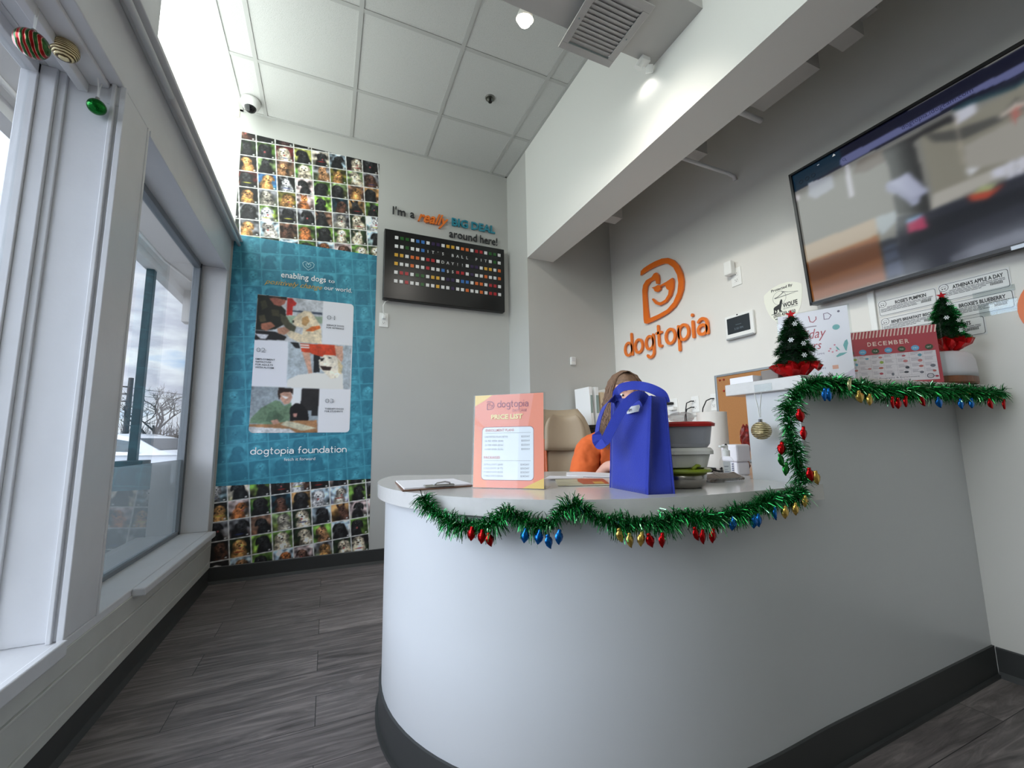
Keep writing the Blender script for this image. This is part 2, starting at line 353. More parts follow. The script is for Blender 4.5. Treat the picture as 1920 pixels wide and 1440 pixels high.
# ================================================================ the setting
S = 'structure'
CEIL = 3.385; XL = -.68; XB0, XB1 = 1.482, 1.728; XR = 2.335; YB = 3.43; YR = 3.02; YF = -3.0
box('floor', M['floor'], -1.0, 2.6, YF-.1, 3.6, -.05, 0, kind=S)
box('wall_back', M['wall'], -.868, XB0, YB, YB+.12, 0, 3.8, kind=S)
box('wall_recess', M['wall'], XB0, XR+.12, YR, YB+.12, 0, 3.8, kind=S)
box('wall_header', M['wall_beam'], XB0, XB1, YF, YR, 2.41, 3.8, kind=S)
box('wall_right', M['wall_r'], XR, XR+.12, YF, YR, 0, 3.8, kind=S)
box('wall_front', M['wall'], -1.0, XR+.12, YF-.12, YF, 0, 3.8, kind=S)
# ceiling: lay-in tiles and T-bars over the front room, plain deck over the recess
ce = box('ceiling', M['tile'], -.69, XB0, YF, YB, CEIL, CEIL+.04, kind=S)
g = MB()
for x in (-.52, .09, .70, 1.31): g.box(x-.0125, x+.0125, YF, YB, CEIL-.005, CEIL)
for k in range(11):
    y = 2.9-.61*k
    if y > YF: g.box(-.69, XB0, y-.0125, y+.0125, CEIL-.0045, CEIL)
g.box(-.69, -.665, YF, YB, CEIL-.006, CEIL); g.box(XB0-.02, XB0, YF, YB, CEIL-.006, CEIL); g.box(-.69, XB0, YB-.02, YB, CEIL-.006, CEIL)
g.build('ceiling_grid', M['grid'], ce)
box('ceiling_recess', M['wall'], XB1, XR, YF, YR, CEIL, CEIL+.05, kind=S)
box('ceiling_cap', M['cream'], -1.0, -.69, YF, YB, 3.62, 3.7, kind=S)
box('ceiling_bulkhead', M['duct_paint'], -.66, XB0, 1.17, 1.49, 2.82, CEIL, kind=S)
# left wall with its three window openings
XO = -.868
w = MB()
w.box(XO, XL, YF, YB, 0, .345)
for a, b in ((1.722, 1.925), (3.37, YB), (YF, .25)): w.box(XO, XL, a, b, .345, 2.12)
w.box(XO, XL, YF, YB, 2.12, 2.36)
w.box(-.86, XL, .9, 1.925, 2.36, 3.62); w.box(-.86, XL, YF, -2.2, 2.36, 3.62)
XP = -.935
w.box(XP, XO, YF, 1.78, 0, .345); w.box(XP, XO, 1.722, 1.78, .345, 2.12); w.box(XP, XO, YF, .25, .345, 2.12); w.box(XP, XO, YF, 1.80, 2.12, 2.36)
w.build('wall_left', M['white_paint'], bevel=.004, kind=S)
s = MB(); s.box(XL, -.667, YF, YB, .105, .142); s.box(XL, -.673, YF, YB, .142, .243); s.box(XL, -.668, YF, YB, .243, .252); s.box(XL, -.675, YF, YB, .252, .318)
s.build('trim_1', M['siding'], bevel=.002, kind=S)
box('trim_2', M['white_paint'], XL, -.635, 2.20, 3.37, .312, .345, bevel=.006, kind=S)                     # nosing under the far sill
box('trim_3', M['white_paint'], XL, -.658, YF, 1.70, .312, .356, bevel=.004, kind=S)
t = MB(); t.box(XL, -.615, YF, YB, 2.352, 2.372); t.box(XL, -.64, YF, YB, 2.372, 2.385)
t.build('trim_4', M['white_paint'], bevel=.003, kind=S)
MB().tube([(-.642, YF, 2.327), (-.642, 1.99, 2.327)], .0125, 12).tube([(-.640, 1.995, 2.328), (-.634, YB, 2.328)], .0115, 12).build('trim_5', M['white_paint'], smooth=True, kind=S)
t = MB(); t.box(-.690, -.674, 1.712, 1.722, .345, 2.12); t.box(-.712, -.700, 1.708, 1.722, .345, 2.12); t.box(-.885, -.845, 1.700, 1.722, .345, 2.12); t.box(-.845, -.825, 1.712, 1.722, .345, 2.12); t.box(-.80, -.775, .25, 1.722, 2.075, 2.12); t.box(-.775, -.72, .25, 1.722, 2.105, 2.12)
t.box(-.725, -.676, 1.722-.004, 1.722, 2.05, 2.12)
t.build('trim_6', M['white_paint'], bevel=.004, kind=S)
t = MB(); t.box(-.684, -.676, 1.94, 3.37, 2.10, 2.125); t.box(-.684, -.676, 1.915, 1.928, .345, 2.12); t.build('trim_7', M['white_paint'], bevel=.002, kind=S)
def window(nm, x, y0, y1, z0, z1, fw, film=None, m='dark_alu'):
    r = MB()
    r.box(x-.02, x+.02, y0, y0+fw, z0, z1); r.box(x-.02, x+.02, y1-fw, y1, z0, z1); r.box(x-.02, x+.02, y0, y1, z0, z0+.02); r.box(x-.02, x+.02, y0, y1, z1-.035, z1)
    r.box(x+.02, x+.026, y0+fw*.45, y0+fw*.6, z0, z1); r.box(x+.02, x+.026, y1-fw*.6, y1-fw*.45, z0, z1)
    o = r.build(nm, M[m], kind=S, bevel=.002)
    box('window_pane', M['glass'], x-.003, x+.003, y0+fw, y1-fw, z0+.02, z1-.035, o)
    if film: box('frosted_film', M['film'], x+.004, x+.0045, y0+fw, y1-fw, z0+.02, film, o)
    return o
window('window_1', -.905, .25, 1.722, .345, 2.12, .03, m='white_paint')
window('window_2', -.845, 1.925, 3.37, .345, 2.12, .045, film=.81)
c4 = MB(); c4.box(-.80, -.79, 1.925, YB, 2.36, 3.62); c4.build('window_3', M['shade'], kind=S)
c5 = MB(); c5.box(-.80, -.79, -2.2, .9, 2.36, 3.62); c5.build('unseen_glow_panel', M['shade'], kind=S)  # unseen glowing panel, added to brighten the header and right wall
box('trim_8', M['cream'], -.79, -.69, YB-.004, YB, CEIL-.06, 3.62, kind=S)
# baseboards, dark vinyl with a coved toe
def baseb(nm, a, b, nx, ny, z=.105):
    a, b = Vector((*a, 0)), Vector((*b, 0)); d = (b-a).normalized(); nv = Vector((nx, ny, 0)); L = (b-a).length
    return MB().prism([(0, 0), (0, z), (.004, z), (.006, z-.004), (.006, .02), (.014, .004), (.016, 0)], a, nv, (0, 0, 1), d, L).build(nm, M['base'], kind=S)
baseb('baseboard_left', (XL, YF), (XL, YB), 1, 0, .107)
baseb('baseboard_back', (XL, YB), (XB0, YB), 0, -1)
baseb('baseboard_right', (XR, YF), (XR, .835), -1, 0)
baseb('baseboard_front', (XL, YF), (XR, YF), 0, 1)
# joist ends and pipe behind the header
MB().box(XB1, 2.05, 1.67, 1.745, 2.60, 2.72).build('trim_9', M['duct_paint'], kind=S)
MB().box(XB1, 2.05, 1.03, 1.31, 2.60, 2.72).build('trim_10', M['duct_paint'], kind=S)
MB().box(XB1, 2.05, .85, .935, 2.60, 2.72).box(XB1, 2.04, .79, .85, 2.66, 2.72).build('trim_11', M['duct_paint'], kind=S)
MB().box(XB1, 2.05, 2.48, 2.575, 2.60, 2.72).build('trim_12', M['duct_paint'], kind=S)
tag(MB().tube([(XB1-.02, 1.711, 2.555), (2.27, 1.709, 2.553), (2.315, 1.709, 2.545), (2.325, 1.709, 2.52)], .0115, 12).build('conduit_pipe', M['white_paint'], smooth=True),
    'thin grey conduit pipe running from the header beam to the right wall', 'pipe')
tag(MB().tube([(XB1-.02, 1.335, 2.57), (2.06, 1.335, 2.57)], .014, 12).build('conduit_pipe', M['white_paint'], smooth=True), 'short grey pipe stub poking out beside the wide joist behind the header', 'pipe')
# ---------------------------------------------------------------- outdoors
M['asphalt'] = mat('asphalt', (.55, .55, .56), .9, noise=.1, nscale=3)
M['canopy'] = mat('canopy_paint', (.80, .78, .76), .6, noise=.04, nscale=2)
M['post_green'] = mat('dark_green_post', (.06, .12, .12), .45)
M['concrete'] = mat('concrete', (.55, .55, .53), .85, noise=.12, nscale=20)
box('ground', M['asphalt'], -70, -.95, -30, 90, -.40, -.30, kind=S)
box('walkway', M['concrete'], -1.75, -.95, -5, 9, -.30, 0, kind=S)
cn = MB(); cn.box(-1.36, -.94, -4, 5.62, 2.43, 2.47); cn.box(-1.44, -1.36, -4, 5.62, 2.36, 2.52)
cn.build('canopy', M['canopy']); tag(bpy.data.objects['canopy'], 'pale grey entrance canopy with dark edge beam outside the windows', 'canopy')
cnv = bpy.data.objects['canopy']
MB().tube([(-1.30, -3, 2.42), (-1.30, 4.2, 2.42), (-1.22, 4.6, 2.40), (-1.12, 4.7, 2.42)], .012, 8).build('conduit', M['canopy'], cnv, smooth=True)
MB().prism([(0, 0), (.20, 0), (.20, -.26), (.12, -.32), (0, -.32)], (-1.36, 5.0, 2.43), (1, 0, 0), (0, 0, 1), (0, 1, 0), .12).build('corbel', M['canopy'], cnv)
po = empty('canopy_post', (-1.40, 4.30, .74), 'dark green square post holding up the canopy outside the far window', 'post')
MB().box(-1.428, -1.372, 4.272, 4.328, .78, 2.36).build('shaft', M['post_green'], po, bevel=.004)
MB().box(-1.49, -1.31, 4.21, 4.39, .74, .785).build('base_plate', M['post_green'], po, bevel=.004)
tag(MB().box(-1.60, -1.20, 4.10, 4.50, 0, .74).build('concrete_plinth', M['concrete'], bevel=.01), 'low concrete plinth under the dark green canopy post', 'plinth')
# parked cars: body lofted from a side profile
M['car_white'] = mat('car_white', (.90, .91, .93), .25, coat=.6); M['car_glass'] = mat('car_glass', (.10, .13, .16), .12); M['tyre'] = mat('tyre', (.06, .06, .06), .8); M['lamp_red'] = mat('tail_lamp', (.55, .08, .06), .3)
def car(loc, rz, label):
    r = empty('parked_car', loc, label, 'car', 'white cars in the car park', rz); LOCAL.add(r.name)
    prof = [(-2.3, .35), (-2.32, .62), (-2.2, .80), (-1.3, .93), (-.55, 1.40), (.55, 1.45), (1.1, 1.34), (1.65, 1.06), (2.22, .98), (2.3, .72), (2.28, .38), (1.8, .25), (-1.9, .25)]
    b = MB(); k = len(prof); rows = []
    for yy, sh in ((-.86, 0), (-.90, .5), (-.62, 1), (.62, 1), (.90, .5), (.86, 0)): pass
    def sec(y, top): return [(x, y, z if z < .95 else .95+(z-.95)*top) for x, z in prof]
    vs = sec(-.84, .02)+sec(-.9, .0)+sec(-.66, 1)+sec(0, 1.03)+sec(.66, 1)+sec(.9, 0)+sec(.84, .02)
    fs = [(i*k+j, i*k+(j+1) % k, (i+1)*k+(j+1) % k, (i+1)*k+j) for i in range(6) for j in range(k)]+[tuple(range(k))[::-1], tuple(range(6*k, 7*k))]
    b.add(vs, fs).build('car_body', M['car_white'], r, smooth=True, bevel=.02)
    for sy in (-1, 1):
        q = MB(); q.add([(-1.1, sy*.865, .99), (1.35, sy*.865, 1.0), (1.02, sy*.74, 1.27), (.5, sy*.70, 1.36), (-.5, sy*.70, 1.34), (-.75, sy*.76, 1.22)], [(0, 1, 2, 3, 4, 5)]).build('side_glass', M['car_glass'], r)
        for x in (-1.4, 1.4):
            MB().lathe([(.0, 0), (.32, 0), (.33, .03), (.33, .19), (.31, .22), (0, .22)], 24, (x, sy*.90-(.0 if sy > 0 else .0), .30), (0, -sy, 0)).build('wheel', M['tyre'], r, smooth=False); wh = bpy.data.objects[-1] if False else r.children[-1]
            MB().lathe([(0, -.012), (.19, -.008), (.20, 0), (0, 0)], 16, (x, sy*.90, .30), (0, -sy, 0)).build('hub_cap', M['alu'], wh)
    MB().add([(1.12, -.62, 1.345), (1.12, .62, 1.345), (1.66, .68, 1.075), (1.66, -.68, 1.075)], [(3, 2, 1, 0)]).build('rear_glass', M['car_glass'], r)
    MB().box(2.2, 2.31, -.82, -.5, .72, .86).build('tail_lamp', M['lamp_red'], r); MB().box(2.2, 2.31, .5, .82, .72, .86).build('tail_lamp', M['lamp_red'], r)
    return r
car((-4.8, 13.5, -.28), radians(-22), 'white parked saloon nearest the window, seen side on')
car((-2.6, 19.5, -.28), radians(-26), 'second white car parked beyond the nearest one, only its roof showing')
M['bark'] = mat('bark', (.30, .26, .24), .9); M['wood_pole'] = mat('pole_wood', (.27, .22, .20), .9); M['brush'] = mat('winter_brush', (.36, .31, .27), .95, noise=.2)
def tree(loc, h, seed, label, group='bare trees beyond the car park'):
    rnd = random.Random(seed); b = MB(); tips = []
    def br(p, d, L, r, dep):
        q = p+d*L; mid = p+d*L*.5+Vector((rnd.uniform(-1, 1), rnd.uniform(-1, 1), rnd.uniform(-.3, .6)))*L*.06
        b.tube([p, mid, q], [r, r*.85, r*.65], 5 if dep > 2 else 3, caps=False)
        if dep == 0: return
        for _ in range(3 if dep > 1 else 4):
            a = Vector((rnd.gauss(0, 1), rnd.gauss(0, 1), rnd.gauss(.25, .6))).normalized()
            br(p+d*L*rnd.uniform(.55, 1), (d*.75+a*.75).normalized(), L*rnd.uniform(.6, .8), r*.58, dep-1)
    br(Vector((0, 0, 0)), Vector((0, 0, 1)), h*.24, h*.020, 6)
    o = b.build('bare_tree', M['bark']); o.location = loc; return tag(o, label, 'tree', group)
tree((-6.3, 21.2, -.3), 5.6, 3, 'spreading leafless tree straight behind the dark green post')
tree((-8.6, 21.5, -.3), 4.4, 8, 'low leafless tree left of the dark green post beside the utility pole')
tree((-4.4, 23.5, -.3), 4.0, 12, 'small leafless tree right of the dark green post')
up = empty('utility_pole', (-8.7, 25.6, 0), 'tall brown wooden utility pole with short cross arms', 'pole')
MB().tube([(-8.7, 25.6, -.3), (-8.7, 25.6, 4.1)], [.13, .10], 10).build('mast', M['wood_pole'], up, smooth=True)
for z in (3.65, 3.3, 2.95): MB().box(-9.15, -8.7, 25.55, 25.65, z, z+.05).build('cross_arm', M['wood_pole'], up)
for k, z in enumerate((3.68, 3.33)):
    MB().tube([(-14+t*1.5, 25.5+t*.6, z+.3-.10*t+.006*(t-8)**2) for t in range(17)], .012, 4).build('cable', M['wood_pole'], up)
rnd = random.Random(5)
for k, (x, y, s_, lb) in enumerate(((-14.2, 26, 3.2, 'brown winter thicket at the left edge of the far window view'), (-7.2, 28, 2.7, 'brown winter thicket behind the nearest white car'), (-.4, 31, 2.8, 'brown winter thicket at the right edge of the far window view'))):
    b = MB()
    for i in range(420):
        a = rnd.uniform(0, 2*pi); rr = rnd.uniform(0, 1)**.5*3.2; p = Vector((x+rr*cos(a), y+rr*sin(a)*.4, -.3)); d = Vector((rnd.gauss(0, .3), rnd.gauss(0, .2), 1)).normalized()
        b.tube([p, p+d*s_*rnd.uniform(.5, 1)], [.03, .008], 3, caps=False)
        b.ell(p+d*s_*rnd.uniform(.2, .6), rnd.uniform(.1, .35), .2, rnd.uniform(.1, .25), 6, 4)
    tag(b.build('thicket', M['brush']), lb, 'shrub', 'thickets beyond the car park')
CARD=[
 ((0.76, 0.77, 0.79),[(-0.4994, 1.9728), (-0.0641, 1.9795), (-0.0623, 1.6404), (-0.5004, 1.639)]),
 ((0.25, 0.29, 0.36),[(-0.2702, 1.8819), (-0.0666, 1.8852), (-0.0674, 1.8651), (-0.2696, 1.87)]),
 ((0.62, 0.7, 0.6),[(-0.3132, 1.8347), (-0.0661, 1.8521), (-0.0663, 1.7998), (-0.3176, 1.7753)]),
 ((0.75, 0.14, 0.12),[(-0.3067, 1.9716), (-0.2743, 1.9713), (-0.2562, 1.9477), (-0.2431, 1.9364), (-0.2549, 1.9178), (-0.2693, 1.9119), (-0.2684, 1.8437), (-0.3062, 1.8397)]),
 ((0.1, 0.1, 0.07),[(-0.4994, 1.9728), (-0.428, 1.9768), (-0.419, 1.9409), (-0.3533, 1.9149), (-0.3152, 1.8769), (-0.3092, 1.8267), (-0.3104, 1.776), (-0.3726, 1.7282), (-0.4351, 1.7101), (-0.4956, 1.7128)]),
 ((0.22, 0.21, 0.14),[(-0.4815, 1.9249), (-0.4471, 1.9374), (-0.4305, 1.8891), (-0.4641, 1.8603)]),
 ((0.24, 0.22, 0.15),[(-0.4085, 1.8749), (-0.3584, 1.8721), (-0.3487, 1.8226), (-0.3989, 1.8257)]),
 ((0.3, 0.27, 0.19),[(-0.4826, 1.8168), (-0.4484, 1.8288), (-0.4318, 1.7807), (-0.473, 1.7683)]),
 ((0.13, 0.1, 0.09),[(-0.442, 1.975), (-0.3091, 1.9764), (-0.3117, 1.9539), (-0.3844, 1.962), (-0.4261, 1.94)]),
 ((0.62, 0.36, 0.3),[(-0.4233, 1.9555), (-0.3846, 1.9662), (-0.3152, 1.9517), (-0.3213, 1.9271), (-0.3526, 1.8997), (-0.3925, 1.9103)]),
 ((0.3, 0.29, 0.22),[(-0.35, 1.8477), (-0.3056, 1.8271), (-0.2818, 1.7872), (-0.2401, 1.7574), (-0.2492, 1.7143), (-0.3012, 1.7348), (-0.3399, 1.7899)]),
 ((0.1, 0.09, 0.1),[(-0.4974, 1.7085), (-0.3716, 1.7075), (-0.2984, 1.6764), (-0.3115, 1.6503), (-0.4998, 1.6391)]),
 ((0.85, 0.85, 0.88),[(-0.4989, 1.6855), (-0.4127, 1.6832), (-0.4318, 1.6471), (-0.4666, 1.6499)]),
 ((0.89, 0.82, 0.7),[(-0.2644, 1.8059), (-0.2333, 1.8517), (-0.1901, 1.8865), (-0.1447, 1.8828), (-0.1124, 1.8386), (-0.0798, 1.7898), (-0.0685, 1.739), (-0.0623, 1.6404), (-0.2089, 1.6375), (-0.2763, 1.6699), (-0.307, 1.7049), (-0.2716, 1.7249), (-0.1969, 1.7019), (-0.1918, 1.7534), (-0.244, 1.7613), (-0.2632, 1.7806)]),
 ((0.72, 0.56, 0.37),[(-0.2026, 1.8293), (-0.166, 1.8503), (-0.1506, 1.8088), (-0.1774, 1.7676), (-0.2042, 1.7821)]),
 ((0.84, 0.42, 0.18),[(-0.1773, 1.7309), (-0.1398, 1.7669), (-0.0833, 1.7808), (-0.0726, 1.7628), (-0.1233, 1.734)]),
 ((0.08, 0.07, 0.07),[(-0.2666, 1.8057), (-0.2548, 1.8052), (-0.2555, 1.7881), (-0.2644, 1.7889)]),
 ((0.76, 0.55, 0.45),[(-0.3622, 1.7334), (-0.3164, 1.7502), (-0.2789, 1.7242), (-0.3135, 1.6902), (-0.3532, 1.6967)]),
 ((0.66, 0.42, 0.33),[(-0.4657, 1.7608), (-0.4036, 1.7793), (-0.3737, 1.7489), (-0.4281, 1.7107), (-0.4635, 1.7198)]),
 ((0.91, 0.91, 0.93),[(-0.0641, 1.9795), (0.131, 1.9805), (0.1435, 1.9729), (0.1524, 1.9514), (0.1516, 1.6411), (-0.0623, 1.6404)]),
 ((0.92, 0.92, 0.95),[(-0.5004, 1.639), (-0.2851, 1.6416), (-0.2806, 1.3067), (-0.5008, 1.3037)]),
 ((0.7, 0.74, 0.77),[(-0.2851, 1.6416), (0.1516, 1.6411), (0.1504, 1.3032), (-0.2806, 1.3067)]),
 ((0.1, 0.1, 0.11),[(-0.2748, 1.6391), (-0.22, 1.6392), (-0.2055, 1.5957), (-0.2365, 1.5977)]),
 ((0.8, 0.26, 0.13),[(-0.2088, 1.635), (0.0268, 1.6387), (0.04, 1.6006), (0.0377, 1.5555), (-0.0086, 1.5456), (-0.0929, 1.547), (-0.1428, 1.5707), (-0.1949, 1.5713)]),
 ((0.95, 0.93, 0.92),[(-0.21, 1.629), (-0.1475, 1.6296), (-0.1456, 1.6196), (-0.2065, 1.6184)]),
 ((0.95, 0.93, 0.92),[(-0.2062, 1.61), (-0.1452, 1.6111), (-0.1441, 1.6011), (-0.2027, 1.5993)]),
 ((0.84, 0.65, 0.56),[(-0.191, 1.5674), (-0.1405, 1.5709), (-0.1273, 1.4706), (-0.0946, 1.3134), (-0.1242, 1.3082), (-0.1482, 1.436)]),
 ((0.84, 0.65, 0.56),[(0.0269, 1.6378), (0.0861, 1.6345), (0.0919, 1.5348), (0.0789, 1.4994), (0.0416, 1.5558)]),
 ((0.1, 0.11, 0.13),[(-0.1121, 1.5559), (-0.07, 1.5459), (-0.0689, 1.4233), (-0.1103, 1.4212)]),
 ((0.93, 0.92, 0.9),[(-0.2808, 1.3556), (-0.2128, 1.398), (-0.1101, 1.417), (0.0934, 1.4227), (0.1015, 1.3016), (-0.2799, 1.3068)]),
 ((0.94, 0.9, 0.83),[(-0.0779, 1.5157), (-0.04, 1.5607), (0.0297, 1.5585), (0.0783, 1.5167), (0.088, 1.4654), (0.0592, 1.3911), (0.0131, 1.3764), (-0.0348, 1.425), (-0.0703, 1.4569)]),
 ((0.86, 0.78, 0.62),[(0.0542, 1.5324), (0.0913, 1.4829), (0.0833, 1.4179), (0.0619, 1.4255)]),
 ((0.18, 0.11, 0.1),[(-0.0687, 1.4739), (0.0136, 1.4683), (0.003, 1.4421), (-0.0468, 1.4413)]),
 ((0.12, 0.1, 0.1),[(-0.0678, 1.5291), (-0.039, 1.5351), (-0.0497, 1.5132), (-0.0647, 1.508)]),
 ((0.1, 0.1, 0.1),[(-0.0125, 1.5454), (0.0149, 1.5369), (-0.0082, 1.5328)]),
 ((0.6, 0.64, 0.67),[(-0.5008, 1.3037), (-0.064, 1.2994), (-0.0631, 0.9622), (-0.4866, 0.9663), (-0.4986, 0.9802), (-0.5017, 1.0109)]),
 ((0.93, 0.94, 0.95),[(-0.2517, 1.2996), (-0.1791, 1.2988), (-0.1829, 1.1388), (-0.2444, 1.146)]),
 ((0.15, 0.14, 0.15),[(-0.1805, 1.298), (-0.0647, 1.2986), (-0.067, 1.1321), (-0.1867, 1.1428)]),
 ((0.17, 0.11, 0.09),[(-0.3298, 1.2985), (-0.2386, 1.2968), (-0.2379, 1.2512), (-0.2575, 1.271), (-0.3102, 1.2589), (-0.324, 1.2087), (-0.3362, 1.2565)]),
 ((0.8, 0.62, 0.54),[(-0.3207, 1.257), (-0.2931, 1.2699), (-0.2501, 1.2671), (-0.2398, 1.2309), (-0.257, 1.186), (-0.2887, 1.179), (-0.315, 1.2129)]),
 ((0.44, 0.55, 0.44),[(-0.4329, 1.1511), (-0.3463, 1.2082), (-0.318, 1.2008), (-0.2881, 1.1678), (-0.2467, 1.1943), (-0.2355, 1.1381), (-0.2545, 1.0578), (-0.3374, 1.0323), (-0.4977, 1.0455), (-0.4896, 1.0803)]),
 ((0.33, 0.43, 0.34),[(-0.3834, 1.1203), (-0.3427, 1.1366), (-0.284, 1.0815), (-0.3379, 1.0418), (-0.4006, 1.0574)]),
 ((0.95, 0.95, 0.95),[(-0.3131, 1.2451), (-0.2627, 1.2303), (-0.2835, 1.2177)]),
 ((0.06, 0.05, 0.06),[(-0.252, 1.1539), (-0.2178, 1.1909), (-0.174, 1.1836), (-0.1351, 1.1312), (-0.125, 1.0662), (-0.2476, 1.0618)]),
 ((0.75, 0.55, 0.5),[(-0.2322, 1.114), (-0.2037, 1.1183), (-0.2058, 1.086), (-0.2275, 1.0899)]),
 ((0.66, 0.48, 0.33),[(-0.5019, 1.0378), (-0.3585, 1.0378), (-0.2405, 1.0618), (-0.0718, 1.0664), (-0.0638, 0.9622), (-0.4866, 0.9663), (-0.499, 0.9878)]),
 ((0.8, 0.78, 0.68),[(-0.3097, 1.0339), (-0.2689, 1.0617), (-0.1968, 1.0459), (-0.0694, 1.0077), (-0.1654, 0.9896)]),
 ((0.86, 0.86, 0.87),[(-0.5009, 1.0201), (-0.2449, 1.0036), (-0.1859, 0.9634), (-0.4866, 0.9663), (-0.499, 0.9878)]),
 ((0.8, 0.62, 0.54),[(-0.37, 1.0614), (-0.3291, 1.0734), (-0.3103, 1.0457), (-0.3513, 1.0323)]),
 ((0.13, 0.13, 0.14),[(-0.1083, 1.1602), (-0.0696, 1.1608), (-0.0686, 1.0992), (-0.108, 1.0989)]),
 ((0.93, 0.93, 0.95),[(-0.064, 1.2994), (0.1504, 1.3032), (0.1521, 0.9835), (0.1326, 0.9603), (-0.0631, 0.9622)]),
]
LOGO=[
 ((0, 0, 0),[(-2.6135, 2.2246), (-2.6069, 2.2596), (-2.5686, 2.2714), (-2.5041, 2.2766), (-2.4433, 2.2763), (-2.3652, 2.268), (-2.3021, 2.2468), (-2.2482, 2.2065), (-2.2076, 2.1499), (-2.1793, 2.0794), (-2.1721, 2.018), (-2.1832, 1.9594), (-2.2146, 1.9034), (-2.2657, 1.8563), (-2.3385, 1.8274), (-2.4486, 1.8116), (-2.5708, 1.8047), (-2.5999, 1.8183), (-2.6058, 1.8502), (-2.6018, 2.0936), (-2.5886, 2.1331), (-2.5534, 2.16), (-2.4875, 2.1645), (-2.4603, 2.1835), (-2.4341, 2.1821), (-2.4138, 2.1541), (-2.4089, 2.1203), (-2.4165, 2.0827), (-2.4417, 2.0916), (-2.4498, 2.131), (-2.5078, 2.1331), (-2.5455, 2.1093), (-2.5591, 2.0617), (-2.556, 1.9396), (-2.5475, 1.8412), (-2.4458, 1.844), (-2.3466, 1.8564), (-2.2808, 1.8927), (-2.235, 1.9533), (-2.2202, 2.0195), (-2.2264, 2.0853), (-2.258, 2.1537), (-2.3061, 2.2014), (-2.3473, 2.2213), (-2.4356, 2.2321), (-2.5291, 2.2341), (-2.5908, 2.2268)]),
 ((0, 0, 0),[(-2.4947, 2.0787), (-2.4603, 2.0753), (-2.426, 2.0776), (-2.4045, 2.0667), (-2.3441, 2.0702), (-2.2748, 2.0793), (-2.2642, 2.0593), (-2.2736, 1.9983), (-2.2985, 1.9504), (-2.3522, 1.9149), (-2.4179, 1.9097), (-2.463, 1.9351), (-2.4992, 1.9836), (-2.4882, 1.9903), (-2.471, 1.9747), (-2.4428, 1.9456), (-2.4049, 1.9322), (-2.3609, 1.9381), (-2.3263, 1.9676), (-2.3174, 1.9971), (-2.338, 2.0164), (-2.3511, 2.0513), (-2.4, 2.0543), (-2.4018, 2.0341), (-2.4362, 2.0231), (-2.4632, 2.0398), (-2.4728, 2.0626)]),
]
STICK=[
 ((0.93, 0.93, 0.88),[(-1.6011, 1.7201), (-1.5826, 1.7321), (-1.5469, 1.7492), (-1.502, 1.7579), (-1.4596, 1.7559), (-1.4294, 1.7482), (-1.4043, 1.736), (-1.3821, 1.7196), (-1.382, 1.6924), (-1.3881, 1.6422), (-1.3979, 1.6037), (-1.4151, 1.5713), (-1.4401, 1.5427), (-1.4704, 1.5256), (-1.4963, 1.5175), (-1.5326, 1.5399), (-1.5604, 1.5693), (-1.5777, 1.5984), (-1.5921, 1.6361), (-1.6014, 1.6817)]),
 ((0.12, 0.12, 0.12),[(-1.549, 1.6277), (-1.5428, 1.6347), (-1.5224, 1.6417), (-1.5133, 1.6455), (-1.5087, 1.6593), (-1.5, 1.6707), (-1.4954, 1.6638), (-1.4954, 1.653), (-1.4979, 1.6451), (-1.505, 1.6212), (-1.5084, 1.6092), (-1.4989, 1.5967), (-1.5179, 1.6), (-1.5186, 1.6144), (-1.5285, 1.6129), (-1.5283, 1.6041), (-1.5357, 1.5953), (-1.541, 1.5979), (-1.5334, 1.6078), (-1.5424, 1.617), (-1.5401, 1.5955), (-1.5509, 1.5975), (-1.5486, 1.61)]),
 ((0.15, 0.15, 0.15),[(-1.5666, 1.5964), (-1.5182, 1.5968), (-1.478, 1.5949), (-1.4781, 1.5934), (-1.5185, 1.5943), (-1.5625, 1.593)]),
 ((0.15, 0.15, 0.15),[(-1.5459, 1.5642), (-1.4464, 1.5603), (-1.4466, 1.5582), (-1.5448, 1.5595)]),
 ((0.35, 0.35, 0.35),[(-1.5399, 1.6857), (-1.5175, 1.6906), (-1.4993, 1.6989), (-1.4877, 1.7081), (-1.5017, 1.7182), (-1.4853, 1.7105), (-1.4529, 1.6985), (-1.4034, 1.686), (-1.4056, 1.684), (-1.4531, 1.6969), (-1.4816, 1.7054), (-1.4975, 1.6961), (-1.5156, 1.6873), (-1.5334, 1.6847), (-1.4709, 1.6862), (-1.4255, 1.6861), (-1.4135, 1.6852), (-1.4257, 1.6845), (-1.4691, 1.683), (-1.5096, 1.6825), (-1.5359, 1.6811)]),
]
